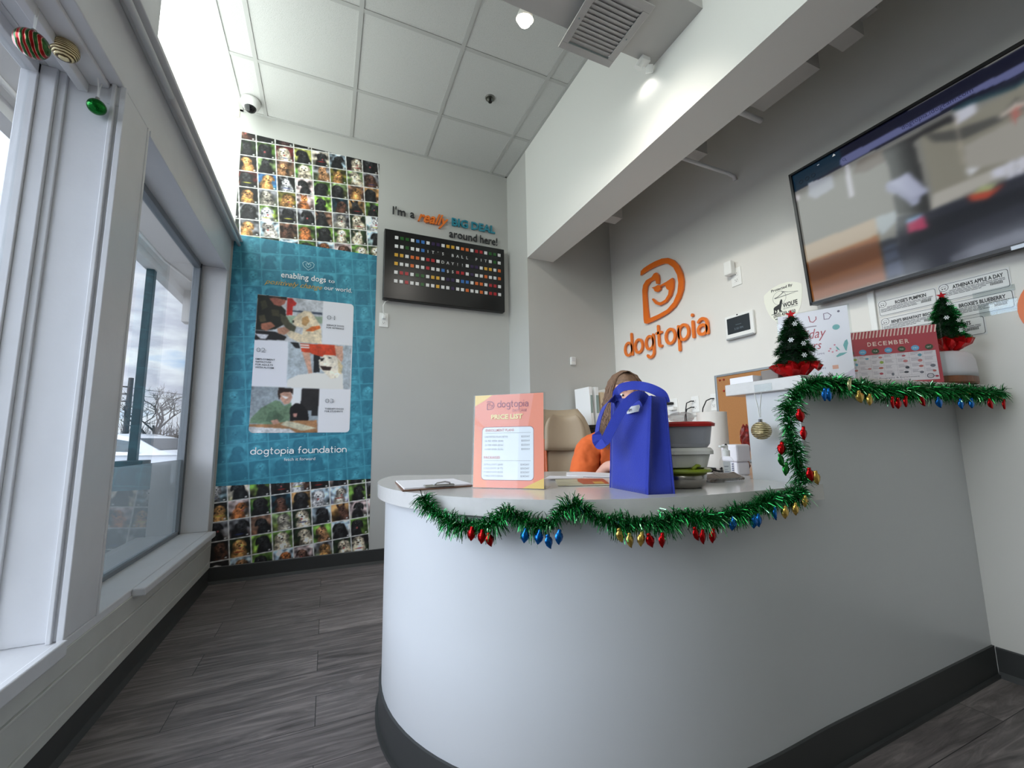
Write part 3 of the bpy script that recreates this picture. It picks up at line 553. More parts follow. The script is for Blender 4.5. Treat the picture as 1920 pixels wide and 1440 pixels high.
SCREEN=[
 ((0.52, 0.52, 0.5),[(0.0065, 0.6205), (0.8063, 0.5616), (0.7285, 0.003), (0.001, 0.0079)]),
 ((0.05, 0.06, 0.16),[(-0.0026, 0.707), (0.8245, 0.6921), (0.8067, 0.5648), (0.6825, 0.6038), (0.0079, 0.6114)]),
 ((0.04, 0.16, 0.24),[(-0.0026, 0.707), (0.235, 0.6967), (0.2318, 0.6229), (0.0079, 0.6114)]),
 ((0.4, 0.42, 0.6),[(0.2293, 0.6482), (0.2407, 0.655), (0.817, 0.6381), (0.8116, 0.5999), (0.6798, 0.6212), (0.2345, 0.6137), (0.2245, 0.6275)]),
 ((0.1, 0.22, 0.27),[(0.6201, 0.61), (0.683, 0.6072), (0.8076, 0.5712), (0.8059, 0.5584), (0.6289, 0.5953)]),
 ((0.66, 0.68, 0.72),[(0.0772, 0.6202), (0.1873, 0.5982), (0.1855, 0.5322), (0.0984, 0.5232), (0.0672, 0.5555)]),
 ((0.8, 0.8, 0.84),[(0.2457, 0.6094), (0.2593, 0.6054), (0.2585, 0.513), (0.2616, 0.4467), (0.2375, 0.4509), (0.2396, 0.5429)]),
 ((0.42, 0.38, 0.35),[(0.2981, 0.599), (0.3969, 0.5878), (0.4229, 0.5358), (0.3178, 0.532), (0.2684, 0.5533)]),
 ((0.14, 0.14, 0.15),[(0.3895, 0.584), (0.4926, 0.5736), (0.4996, 0.4526), (0.5076, 0.2607), (0.5054, 0.2458), (0.3992, 0.2845), (0.4037, 0.4962)]),
 ((0.18, 0.18, 0.19),[(0.3895, 0.584), (0.6171, 0.5886), (0.6287, 0.5563), (0.5027, 0.5582), (0.4229, 0.5358)]),
 ((0.56, 0.55, 0.5),[(0.5187, 0.5636), (0.6287, 0.5563), (0.8059, 0.5584), (0.771, 0.3081), (0.5205, 0.3098)]),
 ((0.33, 0.33, 0.32),[(0.528, 0.5653), (0.6236, 0.5209), (0.7404, 0.4949), (0.8032, 0.5392), (0.7978, 0.5009), (0.7366, 0.4684), (0.6273, 0.4716), (0.5557, 0.5133)]),
 ((0.66, 0.65, 0.62),[(0.6339, 0.4439), (0.7916, 0.456), (0.771, 0.3081), (0.6246, 0.3424)]),
 ((0.82, 0.83, 0.88),[(0.6254, 0.5901), (0.6851, 0.5864), (0.6834, 0.5458), (0.6256, 0.5351)]),
 ((0.75, 0.72, 0.66),[(0.6268, 0.5812), (0.6311, 0.5811), (0.6238, 0.3736), (0.619, 0.3766)]),
 ((0.86, 0.87, 0.9),[(0.629, 0.355), (0.6619, 0.3343), (0.6314, 0.3169)]),
 ((0.72, 0.71, 0.68),[(0.5205, 0.3098), (0.771, 0.3081), (0.7665, 0.2758), (0.5054, 0.2458)]),
 ((0.85, 0.86, 0.92),[(0.6904, 0.3091), (0.7259, 0.3087), (0.7211, 0.2648), (0.6908, 0.278)]),
 ((0.85, 0.86, 0.92),[(0.7298, 0.3134), (0.7468, 0.311), (0.7391, 0.2396), (0.723, 0.2457)]),
 ((0.8, 0.82, 0.9),[(0.7513, 0.3103), (0.771, 0.3081), (0.7611, 0.237), (0.7458, 0.2392)]),
 ((0.16, 0.17, 0.22),[(0.398, 0.2766), (0.5054, 0.2458), (0.7629, 0.25), (0.7285, 0.003), (0.3916, 0.0111), (0.3841, 0.1816)]),
 ((0.11, 0.12, 0.16),[(0.4272, 0.2116), (0.6007, 0.2111), (0.7566, 0.2047), (0.7493, 0.1528), (0.4147, 0.126)]),
 ((0.36, 0.37, 0.42),[(0.5323, 0.0359), (0.604, 0.0509), (0.7366, 0.0617), (0.7312, 0.0226), (0.5712, 0.0047), (0.5344, 0.0119)]),
 ((0.55, 0.5, 0.48),[(0.614, 0.2495), (0.6479, 0.2529), (0.6591, 0.2614), (0.697, 0.2539), (0.6569, 0.2107), (0.6326, 0.2166)]),
 ((0.66, 0.7, 0.5),[(0.6266, 0.2463), (0.6596, 0.2648), (0.6968, 0.2525), (0.6804, 0.238)]),
 ((0.72, 0.28, 0.2),[(0.614, 0.2495), (0.6799, 0.2346), (0.712, 0.2429), (0.7109, 0.2349), (0.6665, 0.2091), (0.6231, 0.2218)]),
 ((0.62, 0.64, 0.74),[(0.3807, 0.4408), (0.3956, 0.4407), (0.4611, 0.4435), (0.514, 0.3256), (0.4865, 0.3209), (0.4765, 0.2936), (0.4514, 0.2907), (0.4372, 0.3233), (0.4058, 0.3745), (0.3797, 0.4023)]),
 ((0.7, 0.72, 0.82),[(0.3944, 0.4327), (0.4594, 0.4319), (0.5062, 0.3325), (0.457, 0.3291)]),
 ((0.66, 0.7, 0.72),[(0.3205, 0.3073), (0.399, 0.3058), (0.3957, 0.2608), (0.3352, 0.217), (0.321, 0.2631)]),
 ((0.72, 0.65, 0.56),[(0.0066, 0.3142), (0.3205, 0.3073), (0.3188, 0.2246), (0.0067, 0.2239)]),
 ((0.6, 0.36, 0.16),[(0.0067, 0.2239), (0.3194, 0.2287), (0.3194, 0.0165), (0.0024, 0.0173)]),
 ((0.42, 0.23, 0.08),[(0.0059, 0.2192), (0.1776, 0.2109), (0.3224, 0.2012), (0.3213, 0.1234), (0.0082, 0.114)]),
 ((0.52, 0.31, 0.14),[(0.0082, 0.114), (0.3213, 0.1234), (0.3196, 0.0551), (0.0079, 0.0647)]),
 ((0.13, 0.15, 0.2),[(0.3231, 0.1921), (0.3822, 0.191), (0.3921, 0.0151), (0.3207, 0.016)]),
 ((0.25, 0.28, 0.36),[(0.3248, 0.1653), (0.3755, 0.1686), (0.3788, 0.1459), (0.3257, 0.1432)]),
 ((0.27, 0.3, 0.38),[(0.3251, 0.1348), (0.3777, 0.138), (0.3817, 0.0984), (0.3237, 0.0922)]),
 ((0.3, 0.33, 0.42),[(0.3257, 0.0828), (0.3836, 0.0892), (0.3866, 0.0213), (0.3219, 0.0242)]),
 ((0.7, 0.22, 0.38),[(0.423, 0.2345), (0.4813, 0.2437), (0.4891, 0.1817), (0.4233, 0.1844)]),
 ((0.5, 0.68, 0.82),[(0.4235, 0.2468), (0.4757, 0.2466), (0.4811, 0.2341), (0.4248, 0.2295)]),
 ((0.78, 0.76, 0.78),[(-0.0025, 0.5945), (0.0256, 0.589), (0.0256, 0.5584), (0.002, 0.561)]),
 ((0.72, 0.45, 0.42),[(0.764, 0.4987), (0.7987, 0.5073), (0.7871, 0.4239), (0.7658, 0.4468)]),
 ((0.8, 0.76, 0.72),[(0.7352, 0.4915), (0.7699, 0.5085), (0.8005, 0.5201), (0.7978, 0.5009), (0.7672, 0.489), (0.738, 0.4784)]),
]
# ================================================================ mural on the back wall
MX0, MX1, MZ0, MZ1, TZ0, TZ1 = -.668, .318, .107, 3.216, .624, 2.405
mur = empty('wall_mural', (MX0, YB-.001, MZ0), 'tall dog photo mosaic mural with a teal middle band on the back wall', 'mural')
DOGC = {'K': (.07, .07, .08), 'C': (.90, .84, .74), 'G': (.80, .58, .34), 'T': (.66, .48, .33), 'B': (.32, .19, .14), 'O': (.74, .44, .24), 'S': (.84, .84, .86), 'W': (.90, .86, .83), 'E': (.68, .65, .60)}
BG = {'k': (.10, .09, .09), 'g': (.36, .50, .22), 'd': (.12, .17, .10), 'y': (.55, .56, .30), 'c': (.80, .76, .70), 'l': (.70, .78, .84), 'r': (.26, .09, .09), 'n': (.45, .34, .28), 'x': (.45, .45, .47), 'b': (.27, .48, .70), 'p': (.78, .70, .70), 't': (.60, .46, .30), 'o': (.38, .36, .16), 'e': (.10, .22, .27), 'u': (.42, .50, .33), 'L': (.50, .66, .28)}
TOPC = ["Bk Kk Lk Kk Kk Kl Kl Kk Kk", "Kd Kg Cr Ky Kc Kl Ck Kk Pk", "Gk Ku Tn Cg Tx Go Cu Bx Kx", "Kr Gb Sk Kp Kg Ku Gn Kt Kt", "Gk Ex Go Op KL Be Kt Kg Kg", "Kx SL Kx Kx Kn Ex Cd Sl Kl", "Gx Wl Bn Og KL Cg Cd Kl Kl", "Kg Cd Sl Kg Ol Bp Cg Cg Cg"]
BOTC = ["Sl Kc Kg Kk Sn Kk Kx Kg Kk", "Gk Op Kg Be Kt Sl El Kg Kx", "Kx Kx Kn Eu Cd Kl Bt Kp Kp", "Bk Gd KL Cg Cd Tg Kl Kg Kg", "Wk Tl Kg Ol Bp Gx Cd Ck Ck"]
ANG = radians(5.0); GU = Vector((cos(ANG), sin(ANG))); GV = Vector((-sin(ANG), cos(ANG))); PU, PV = .1256, .12525; U00, V00 = -.2946-.1256*3, .1955
import numpy as np
def blur(a, r):
    w_ = max(1, int(3*r)); k_ = np.exp(-np.arange(-w_, w_+1)**2/(2.0*r*r)); k_ /= k_.sum(); sh = ((w_, w_), (w_, w_))+(((0, 0),) if a.ndim == 3 else ())
    p_ = np.pad(a, sh, 'edge'); p_ = sum(q*p_[k:k+a.shape[0]] for k, q in enumerate(k_)); return sum(q*p_[:, k:k+a.shape[1]] for k, q in enumerate(k_))
def paint(img, ux, uy, pts, c):
    ins = np.zeros(ux.shape, bool)
    for q in range(len(pts)):
        (xa, ya), (xb, yb) = pts[q-1], pts[q]; ins ^= ((ya > uy) != (yb > uy)) & (ux < (xb-xa)*(uy-ya)/((yb-ya) or 1e-9)+xa)
    img[ins] = c
def picture(name, o, u, v, nv, w, h, img, m, parent):
    """a printed or lit picture: a fine flat grid of blended vertex colours"""
    ny, nx = img.shape[:2]; o, u, v, nv = Vector(o), Vector(u), Vector(v), Vector(nv)
    vv = [o+u*(w*c_/(nx-1))+v*(h*r_/(ny-1))+nv*.0002 for r_ in range(ny) for c_ in range(nx)]; fl = u.cross(v).dot(nv) < 0
    me = bpy.data.meshes.new(name); me.from_pydata([tuple(p) for p in vv], [], [(a, a+1, a+nx+1, a+nx)[::-1 if fl else 1] for r_ in range(ny-1) for a in range(r_*nx, r_*nx+nx-1)])
    img = np.clip(img, 0, 1); li = np.where(img <= .04045, img/12.92, ((img+.055)/1.055)**2.4).reshape(-1, 3)
    ca = me.color_attributes.new('Col', 'FLOAT_COLOR', 'POINT'); ca.data.foreach_set('color', np.hstack([li, np.ones((len(li), 1))]).astype(np.float32).ravel())
    me.materials.append(m); ob = bpy.data.objects.new(name, me); COL.objects.link(ob); par(ob, parent); return ob
RG = np.random.RandomState(7)
def dog_photo(a, b, code, rn, fine, mid):
    """colours of one square photo of a sitting dog; a, b run 0..1 across and up"""
    n_ = len(a); bgc = np.array(BG.get(code[1], (.5, .5, .5))); dc = np.array(DOGC.get(code[0], (.3, .2, .2))); blk = code[0] in 'KB'
    sst = lambda d, e=.05: 1/(1+np.exp(np.clip((d-1)/e, -30, 30)))
    img = np.tile(bgc*rn.uniform(.85, 1.15), (n_, 1)); hz = rn.uniform(.15, .6); g2 = bgc*rn.uniform(.5, .8)+np.array([rn.uniform(-.04, .10), rn.uniform(-.03, .08), rn.uniform(-.06, .04)])
    k = 1/(1+np.exp((b-hz)/.05)); img = img*(1-k[:, None])+g2*k[:, None]
    for _ in range(4):
        x, y, r1, r2 = rn.random(), rn.random(), rn.uniform(.1, .4), rn.uniform(.08, .3); k = sst(np.hypot((a-x)/r1, (b-y)/r2), .15)*rn.uniform(.2, .75); img = img*(1-k[:, None])+(bgc*rn.uniform(.45, 1.35))*k[:, None]
    img *= (1+.35*mid)[:, None]
    cx, cy, s, th = .5+rn.uniform(-.12, .12), .62+rn.uniform(-.05, .06), rn.uniform(1.05, 1.4), rn.uniform(-.35, .35); bx = cx+rn.uniform(-.16, .16); pr = rn.random() < .18
    ct, st = math.cos(th), math.sin(th); hx = ((a-cx)*ct+(b-cy)*st)/s; hy = (-(a-cx)*st+(b-cy)*ct)/s
    def lay(k, c):
        nonlocal img
        img = img*(1-k[:, None])+(c if np.ndim(c) == 2 else np.array(c)[None, :])*k[:, None]
    fur = (1+.16*fine+.22*mid)[:, None]; lt = (dc*1.12+.04) if not blk else dc+.13; dk = dc*.62
    d = np.hypot((a-bx)/(.30*s), (b-.05)/(.46*s)); lay(sst(d), (dc*.9)[None, :]*fur*(.62+.45*np.clip(b*1.6, 0, 1))[:, None])
    lay(sst(np.hypot((a-bx+.02)/(.15*s), (b-.18)/(.26*s)), .2)*.7, lt[None, :]*fur)
    for q in (-1, 1): lay(sst(np.hypot((a-bx-q*.11*s)/(.055*s), (b-.02)/(.22*s)), .12)*.6, (dc*1.02)[None, :]*fur)
    for q in (-1, 1):
        if pr: ex, ey, r1, r2, rt = q*.13, .22, .055, .13, -q*.3
        else: ex, ey, r1, r2, rt = q*.185, .015, .068, .165, q*.30
        c_, s_ = math.cos(rt), math.sin(rt); X, Y = (hx-ex)*c_+(hy-ey)*s_, -(hx-ex)*s_+(hy-ey)*c_; lay(sst(np.hypot(X/r1, Y/r2), .08), (dk if not blk else dc*.6)[None, :]*fur)
    d = np.hypot(hx/.175, (hy-.01)/.205); lay(sst(d, .05), lt[None, :]*fur*(1.06-.30*np.clip(d, 0, 1)**2+.25*np.clip(hy, -.2, .2))[:, None])
    if code[0] in 'GBOS' and rn.random() < .5:
        for q in (-1, 1): lay(sst(np.hypot((hx-q*.08)/.07, (hy-.05)/.10), .2)*.6, (dk)[None, :]*fur)
    d = np.hypot(hx/.095, (hy+.085)/.085); lay(sst(d, .12)*.85, ((lt*1.08) if not blk else dc+.09)[None, :]*fur*(1.08-.25*np.clip(d, 0, 1))[:, None])
    for q in (-1, 1): lay(sst(np.hypot((hx-q*.075)/.026, (hy-.035)/.024), .2), (.03, .02, .02)); lay(sst(np.hypot((hx-q*.075+.008)/.008, (hy-.043)/.008), .2)*.7, (.8, .8, .8))
    lay(sst(np.hypot(hx/.045, (hy+.052)/.032), .15), (.03, .025, .03)); lay(sst(np.hypot(hx/.055, (hy+.135)/.014), .3)*.7, (.12, .06, .06))
    if rn.random() < .3: lay(sst(np.hypot(hx/.038, (hy+.165)/.045), .15), (.72, .36, .36))
    if rn.random() < .35: lay(sst(np.hypot((a-bx)/.20, (b-(cy-.30*s))/.028), .2), rn.choice([(.80, .78, .30), (.62, .14, .12), (.15, .2, .45), (.1, .1, .1)]))
    lay(sst(np.hypot((a-.84)/.055, (b-.11)/.04), .1)*.9, (.93, .93, .93)); return img
def cells_image(x0, x1, z0, z1, code_at, step, grid_c):
    nx, ny = int((x1-x0)/step), int((z1-z0)/step); gz, gx = np.mgrid[0:ny, 0:nx]; X = x0+(x1-x0)*gx/(nx-1); Z = z0+(z1-z0)*gz/(ny-1)
    U_ = (X*GU.x+Z*GU.y-U00)/PU; V_ = (X*GV.x+Z*GV.y-V00)/PV; I, J = np.floor(U_).astype(int), np.floor(V_).astype(int)
    fine = blur(RG.normal(size=(ny, nx)), .7); fine /= fine.std(); mid = blur(RG.normal(size=(ny, nx)), 2.2); mid /= mid.std(); fine = np.clip(fine, -2, 2); mid = np.clip(mid, -2, 2)
    img = np.ones((ny, nx, 3))*.9; m_ = .028
    for jj in range(J.min(), J.max()+1):
        for ii in range(I.min(), I.max()+1):
            sel = (I == ii) & (J == jj)
            if not sel.any(): continue
            a, b = U_[sel]-ii, V_[sel]-jj; rn = random.Random(ii*97+jj*31+5); c = dog_photo(a, b, code_at(ii, jj), rn, fine[sel], mid[sel])
            e_ = np.minimum(np.minimum(a, 1-a), np.minimum(b, 1-b)); k = np.clip((e_-m_+.012)/.024, 0, 1)[:, None]; img[sel] = c*k+np.array(grid_c)*(1-k)
    return img
def top_code(i, j):
    r, c = 24-j, i-2; row = TOPC[r].split() if 0 <= r < 8 else []; return row[c] if 0 <= c < len(row) else 'Kd'
def bot_code(i, j):
    r = 3-j; row = BOTC[r].split() if 0 <= r < 5 else []; return row[i] if 0 <= i < len(row) else 'Kd'
WN = (0, -1, 0)
ST = .0042
picture('photo_mosaic', (MX0, YB-.001, TZ1), (1, 0, 0), (0, 0, 1), WN, MX1-MX0, MZ1-TZ1, cells_image(MX0, MX1, TZ1, MZ1, top_code, ST, (.93, .93, .92)), M['mural_print'], mur)
picture('photo_mosaic', (MX0, YB-.001, MZ0), (1, 0, 0), (0, 0, 1), WN, MX1-MX0, TZ0-MZ0, cells_image(MX0, MX1, MZ0, TZ0, bot_code, ST, (.93, .93, .92)), M['mural_print'], mur)
codes = ['Kx', 'Gn', 'Cg', 'Ky', 'Cd', 'Kc', 'Bt', 'Kl', 'Tn', 'Sg']
ti = cells_image(MX0, MX1, TZ0, TZ1, lambda i, j: codes[(i*7+j*13+i*j) % 10], .0056, (.95, .95, .95)); lum = (ti@np.array([.3, .5, .2]))[..., None]
ti = np.array([.17, .47, .57])*(1-lum)*.95+np.array([.30, .64, .73])*lum
picture('teal_band', (MX0, YB-.001, TZ0), (1, 0, 0), (0, 0, 1), WN, MX1-MX0, TZ1-TZ0, ti, M['mural_print'], mur)
cnx, cny = 190, 290; gz, gx = np.mgrid[0:cny, 0:cnx]; ux = -.499+.654*gx/(cnx-1); uy = .976+1.0*gz/(cny-1); ci = np.ones((cny, cnx, 3))*.91
for c, pts in CARD: paint(ci, ux, uy, pts, c)
flat_ = (ci.min(-1) > .88)[..., None]; nf_ = blur(RG.normal(size=(cny, cnx)), 1.0); nm_ = blur(RG.normal(size=(cny, cnx)), 5); sh_ = (1+.05*nf_/nf_.std()+.05*nm_/nm_.std())[..., None]
ci = blur(np.where(flat_, ci, ci*sh_), .9)
A = Art((0, YB-.001, 0), (1, 0, 0), (0, 0, 1), (0, -1, 0))
picture('card_photos', (-.499, YB-.0022, .976), (1, 0, 0), (0, 0, 1), WN, .654, 1.0, ci, M['print'], mur)
for cx_, cz_, q1, q2 in ((-.499, .976, 1, 1), (.155, .976, -1, 1), (.155, 1.976, -1, -1)): A.poly([(cx_, cz_), (cx_+.028*q1, cz_)]+[(cx_+q1*(.028-.028*sin(t)), cz_+q2*(.028-.028*cos(t))) for t in (.3, .6, .9, 1.2, 1.57)], (.27, .58, .67), 25)
L_ = 40; G1, G2 = (.62, .63, .65), (.30, .31, .33)
def wt(t, x, z, h, w=None, c=(.96, .96, .96), **k): A.text(t, x, z, h, w, c, L_, **k)
for t, x, z in (('01', -.035, 1.835), ('02', -.485, 1.55), ('03', -.022, 1.195)):
    wt(t, x, z, .034, .058, G1); A.rect(x-.004, z+.014, x+.062, z+.018, (.80, .80, .82), L_+1)
for t, x, z, w in (('SERVICE DOGS', -.035, 1.785, .125), ('FOR VETERANS', -.035, 1.765, .125), ('EMPLOYMENT', -.485, 1.494, .122), ('INITIATIVES', -.485, 1.474, .098), ('FOR ADULTS', -.485, 1.454, .11), ('WITH AUTISM', -.485, 1.434, .115), ('THERAPY DOGS', -.022, 1.146, .13), ('FOR STUDENTS', -.022, 1.127, .125)):
    wt(t, x, z, .0125, w, G2, bold=.012)
wt('dogtopia', .02, 1.645, .022, .11, (.95, .95, .95), shear=.1)
wt('enabling dogs', -.357, 2.125, .046, .305, bold=.010); wt('to', -.035, 2.128, .03, .045)
wt('positively change', -.46, 2.062, .040, .385, (.78, .62, .22), shear=.45, bold=.0); wt('our world.', -.062, 2.068, .036, .20)
def words(A, s, x, z, xh, w, c, lw, l):
    st, W_ = word_strokes(s, .36); kx = w/W_
    for ch, ox, ss in st:
        for pts, cl in ss:
            A.line([(x+(ox+a)*kx, z+b*xh) for a, b in pts], lw, c, l)
words(A, 'dogtopia foundation', -.478, .830, .028, .615, (.96, .97, .97), .0065, L_)
wt('fetch it forward', -.272, .778, .022, .20)
hrt = [(0, -.03), (.035, 0), (.04, .022), (.025, .036), (.006, .03), (0, .018), (-.006, .03), (-.025, .036), (-.04, .022), (-.035, 0)]
A.line([(-.178+a, 2.235+b) for a, b in hrt], .0028, (.72, .86, .88), L_, closed=True); A.line([(-.178+a*.45, 2.24+b*.45) for a, b in hrt], .0028, (.72, .86, .88), L_, closed=True)
A.build('printed_lettering', M['print'], mur)
# ---------------------------------------------------------------- lettered slogan above the board
slo = empty('slogan_sign', (.9, YB, 2.8), 'raised charcoal, orange and teal slogan lettering above the black board', 'sign')
def raised(name, m, t, x, z, h, w, th, shear=0, bold=0, ang=0, parent=None, o=(0, YB-.008, 0), u=(1, 0, 0), v=(0, 0, 1), nrm=(0, -1, 0)):
    vs, fs = text_polys(t, shear, bold); x0 = min(p[0] for p in vs); x1 = max(p[0] for p in vs); kx = w/(x1-x0); ky = h/.73
    o, u, v, nv = Vector(o), Vector(u), Vector(v), Vector(nrm); P = []
    for a, b in vs:
        X, Y = (a-x0)*kx, b*ky; P.append(o+u*(x+X*cos(ang)-Y*sin(ang))+v*(z+X*sin(ang)+Y*cos(ang)))
    bm = bmesh.new(); bv = [bm.verts.new(p) for p in P]
    for f in fs:
        try: bm.faces.new([bv[i] for i in f])
        except ValueError: pass
    bmesh.ops.remove_doubles(bm, verts=bm.verts, dist=1e-6)
    r = bmesh.ops.extrude_face_region(bm, geom=bm.faces[:]); vv = [e_ for e_ in r['geom'] if isinstance(e_, bmesh.types.BMVert)]
    bmesh.ops.translate(bm, verts=vv, vec=nv*th); bmesh.ops.recalc_face_normals(bm, faces=bm.faces[:])
    me = bpy.data.meshes.new(name); bm.to_mesh(me); bm.free(); me.materials.append(m); ob = bpy.data.objects.new(name, me); COL.objects.link(ob)
    if parent: par(ob, parent)
    return ob
raised('word', M['dark_word'], "I'm", .433, 2.787, .073, .105, .008, bold=.004, parent=slo)
raised('word', M['dark_word'], 'a', .578, 2.787, .073, .038, .008, bold=.004, parent=slo)
raised('word', M['orange_word'], 'really', .640, 2.768, .098, .27, .014, shear=.42, bold=.022, parent=slo)
raised('word', M['teal_word'], 'BIG', .940, 2.787, .072, .150, .012, bold=.03, parent=slo)
raised('word', M['teal_word'], 'DEAL', 1.122, 2.787, .072, .228, .012, bold=.03, parent=slo)
raised('word', M['dark_word'], 'around', .918, 2.675, .075, .258, .008, bold=.004, parent=slo)
raised('word', M['dark_word'], 'here!', 1.205, 2.675, .075, .168, .008, bold=.004, parent=slo)
# ---------------------------------------------------------------- black tile letter board
bd = empty('letter_board', (.367, YB, 2.035), 'wide black letter board filled with small coloured square tiles', 'board')
box('board_case', M['black'], .367, 1.420, YB-.062, YB-.0005, 2.035, 2.624, bd, bevel=.006)
TCOL = {'W': (.90, .90, .90), 'G': (.13, .36, .13), 'B': (.22, .44, .72), 'P': (.20, .12, .30), 'Y': (.86, .66, .22), 'O': (.85, .42, .17), 'R': (.68, .14, .17)}
TM = {k: mat('tile_'+k, c, .35) for k, c in TCOL.items()}
rows = ["WGGWBBWPPWYYWOOWRRWGGW", "WWGWWB_____________WGW", "YYWOOWRRW_____WPPWYYWO", "YWWOWWRWWB__RRWPWWOWWO", "WRRWGGWYYWPPWBBWOOWRRW", "WWRWWGWWYWWPWWOWWOWRRW"]
TMSH = {}; cnt = 0; extra = MB(); extra_n = 0
for r, row in enumerate(rows):
    for c, ch in enumerate(row):
        x = .463+c*(.905/21); z = 2.559-r*(.370/5)
        if ch == '_': continue
        if ch not in TMSH:
            o = MB().box(-.0135, .0135, -.004, 0, -.0135, .0135).box(-.0135, .0135, -.0045, -.004, -.001, .001).build('tile', TM[ch]); TMSH[ch] = o.data; bpy.data.objects.remove(o)
        o = bpy.data.objects.new('tile', TMSH[ch]); COL.objects.link(o); o.location = (x, YB-.062, z); par(o, bd); cnt += 1
for r, c0, s_ in ((1, 6, "IT'S BALL PIT"), (2, 9, "DAY!!"), (3, 10, "$5")):
    for k, ch in enumerate(s_):
        if ch == ' ': continue
        x = .463+(c0+k)*(.905/21); z = 2.559-r*(.370/5)
        A = Art((0, YB-.0622, 0), (1, 0, 0), (0, 0, 1), (0, -1, 0)); A.rect(x-.017, z-.019, x+.017, z+.019, (.06, .06, .06), 1); A.text(ch, x, z-.012, .026, None, (.86, .86, .86), 3, align='C', bold=.01)
        A.build('letter_tile', M['print'], bd)
OUTN = [0]
def outlet(loc, u, n_, label, w=.07, h=.115):
    u, n_ = Vector(u), Vector(n_); o = empty('wall_outlet', loc, label, 'outlet', 'white wall outlets'); c = Vector(loc); v = Vector((0, 0, 1))
    MB().prism([(-w/2, -h/2), (w/2, -h/2), (w/2, h/2), (-w/2, h/2)], c, u, v, n_, .006).build('cover_plate', M['white_plastic'], o, bevel=.002)
    cp = o.children[0]
    for s_ in (-1, 1):
        b = MB(); b.prism([(-.017, -.014), (.017, -.014), (.017, .014), (-.017, .014)], c+v*s_*.021, u, v, n_, .0075); b.build('socket', M['white_plastic'], cp, bevel=.002)
        A = Art(c+v*s_*.021+n_*.0076, u, v, n_); A.rect(-.008, -.004, -.006, .006, (.1, .1, .1)); A.rect(.006, -.004, .008, .006, (.1, .1, .1)); A.disc(0, -.008, .0025, (.1, .1, .1)); A.build('slot', M['print'], cp)
    return o
outlet((.384, YB, 1.872), (1, 0, 0), (0, -1, 0), 'white wall outlet below the left corner of the black letter board')
wc = empty('plug_in_lead', (.39, YB-.02, 1.9), 'thin white power cord plugged in below the black letter board', 'cord')
MB().tube([(.412, YB-.02, 2.034), (.388, YB-.03, 2.015), (.374, YB-.03, 1.985), (.376, YB-.028, 1.94), (.386, YB-.022, 1.905)], .0035, 8).build('cable', M['white_plastic'], wc, smooth=True)
MB().box(.372, .398, YB-.034, YB-.008, 1.878, 1.91).build('plug', M['white_plastic'], wc, bevel=.005)
# ---------------------------------------------------------------- orange wall logo
UY = (0, -1, 0); NX = (-1, 0, 0); VZ = (0, 0, 1)
lg = empty('wall_logo', (XR, -0.0+2.4, 1.9), 'big raised orange dog emblem and orange word on the right wall', 'sign')
b = MB()
for _, pts in LOGO: b.prism([(x, z) for x, z in pts], (XR-.006, 0, 0), UY, VZ, NX, .016)
b.build('emblem', M['orange_sign'], lg)
def ribbon3d(b, pts, w, o, u, v, nv, th):
    o, u, v, nv = Vector(o), Vector(u), Vector(v), Vector(nv); P = [Vector(p) for p in pts]; closed = (P[0]-P[-1]).length < 1e-5
    if closed: P = P[:-1]
    k = len(P); L, R = [], []
    def nrm(i):
        a = P[(i-1) % k] if (closed or i > 0) else P[i]; c = P[(i+1) % k] if (closed or i < k-1) else P[i]; d = (c-a).normalized(); return Vector((-d.y, d.x)), d
    ws = []
    if not closed:
        n0, d0 = nrm(0); n1, d1 = nrm(k-1); a, z = P[0], P[-1]
        P = [a-d0*w*.48, a-d0*w*.35]+P+[z+d1*w*.35, z+d1*w*.48]; ws = [.25, .72]+[1]*k+[.72, .25]; k = len(P)
    else: ws = [1]*k
    for i in range(k):
        nn, d = nrm(i); L.append(P[i]+nn*w/2*ws[i]); R.append(P[i]-nn*w/2*ws[i])
    vs = [o+u*p.x+v*p.y for p in L]+[o+u*p.x+v*p.y for p in R]; vs += [p+nv*th for p in vs]; fs = []; m = k if closed else k-1
    for i in range(m):
        j = (i+1) % k; fs += [(i, j, k+j, k+i), (2*k+i, 3*k+i, 3*k+j, 2*k+j), (i, 2*k+i, 2*k+j, j), (k+i, k+j, 3*k+j, 3*k+i)]
    if not closed: fs += [(0, k, 3*k, 2*k), (k-1, 3*k-1, 4*k-1, 2*k-1)]
    b.add(vs, fs)
st, W_ = word_strokes('dogtopia', .40); xh = .108; kx = .862/W_
for ch, ox, ss in st:
    b = MB()
    for pts, cl in ss:
        ribbon3d(b, [(-2.862+(ox+x)*kx, 1.594+z*xh) for x, z in pts], .021, (XR-.006, 0, 0), UY, VZ, NX, .014)
    b.build('letter', M['orange_word'], lg)
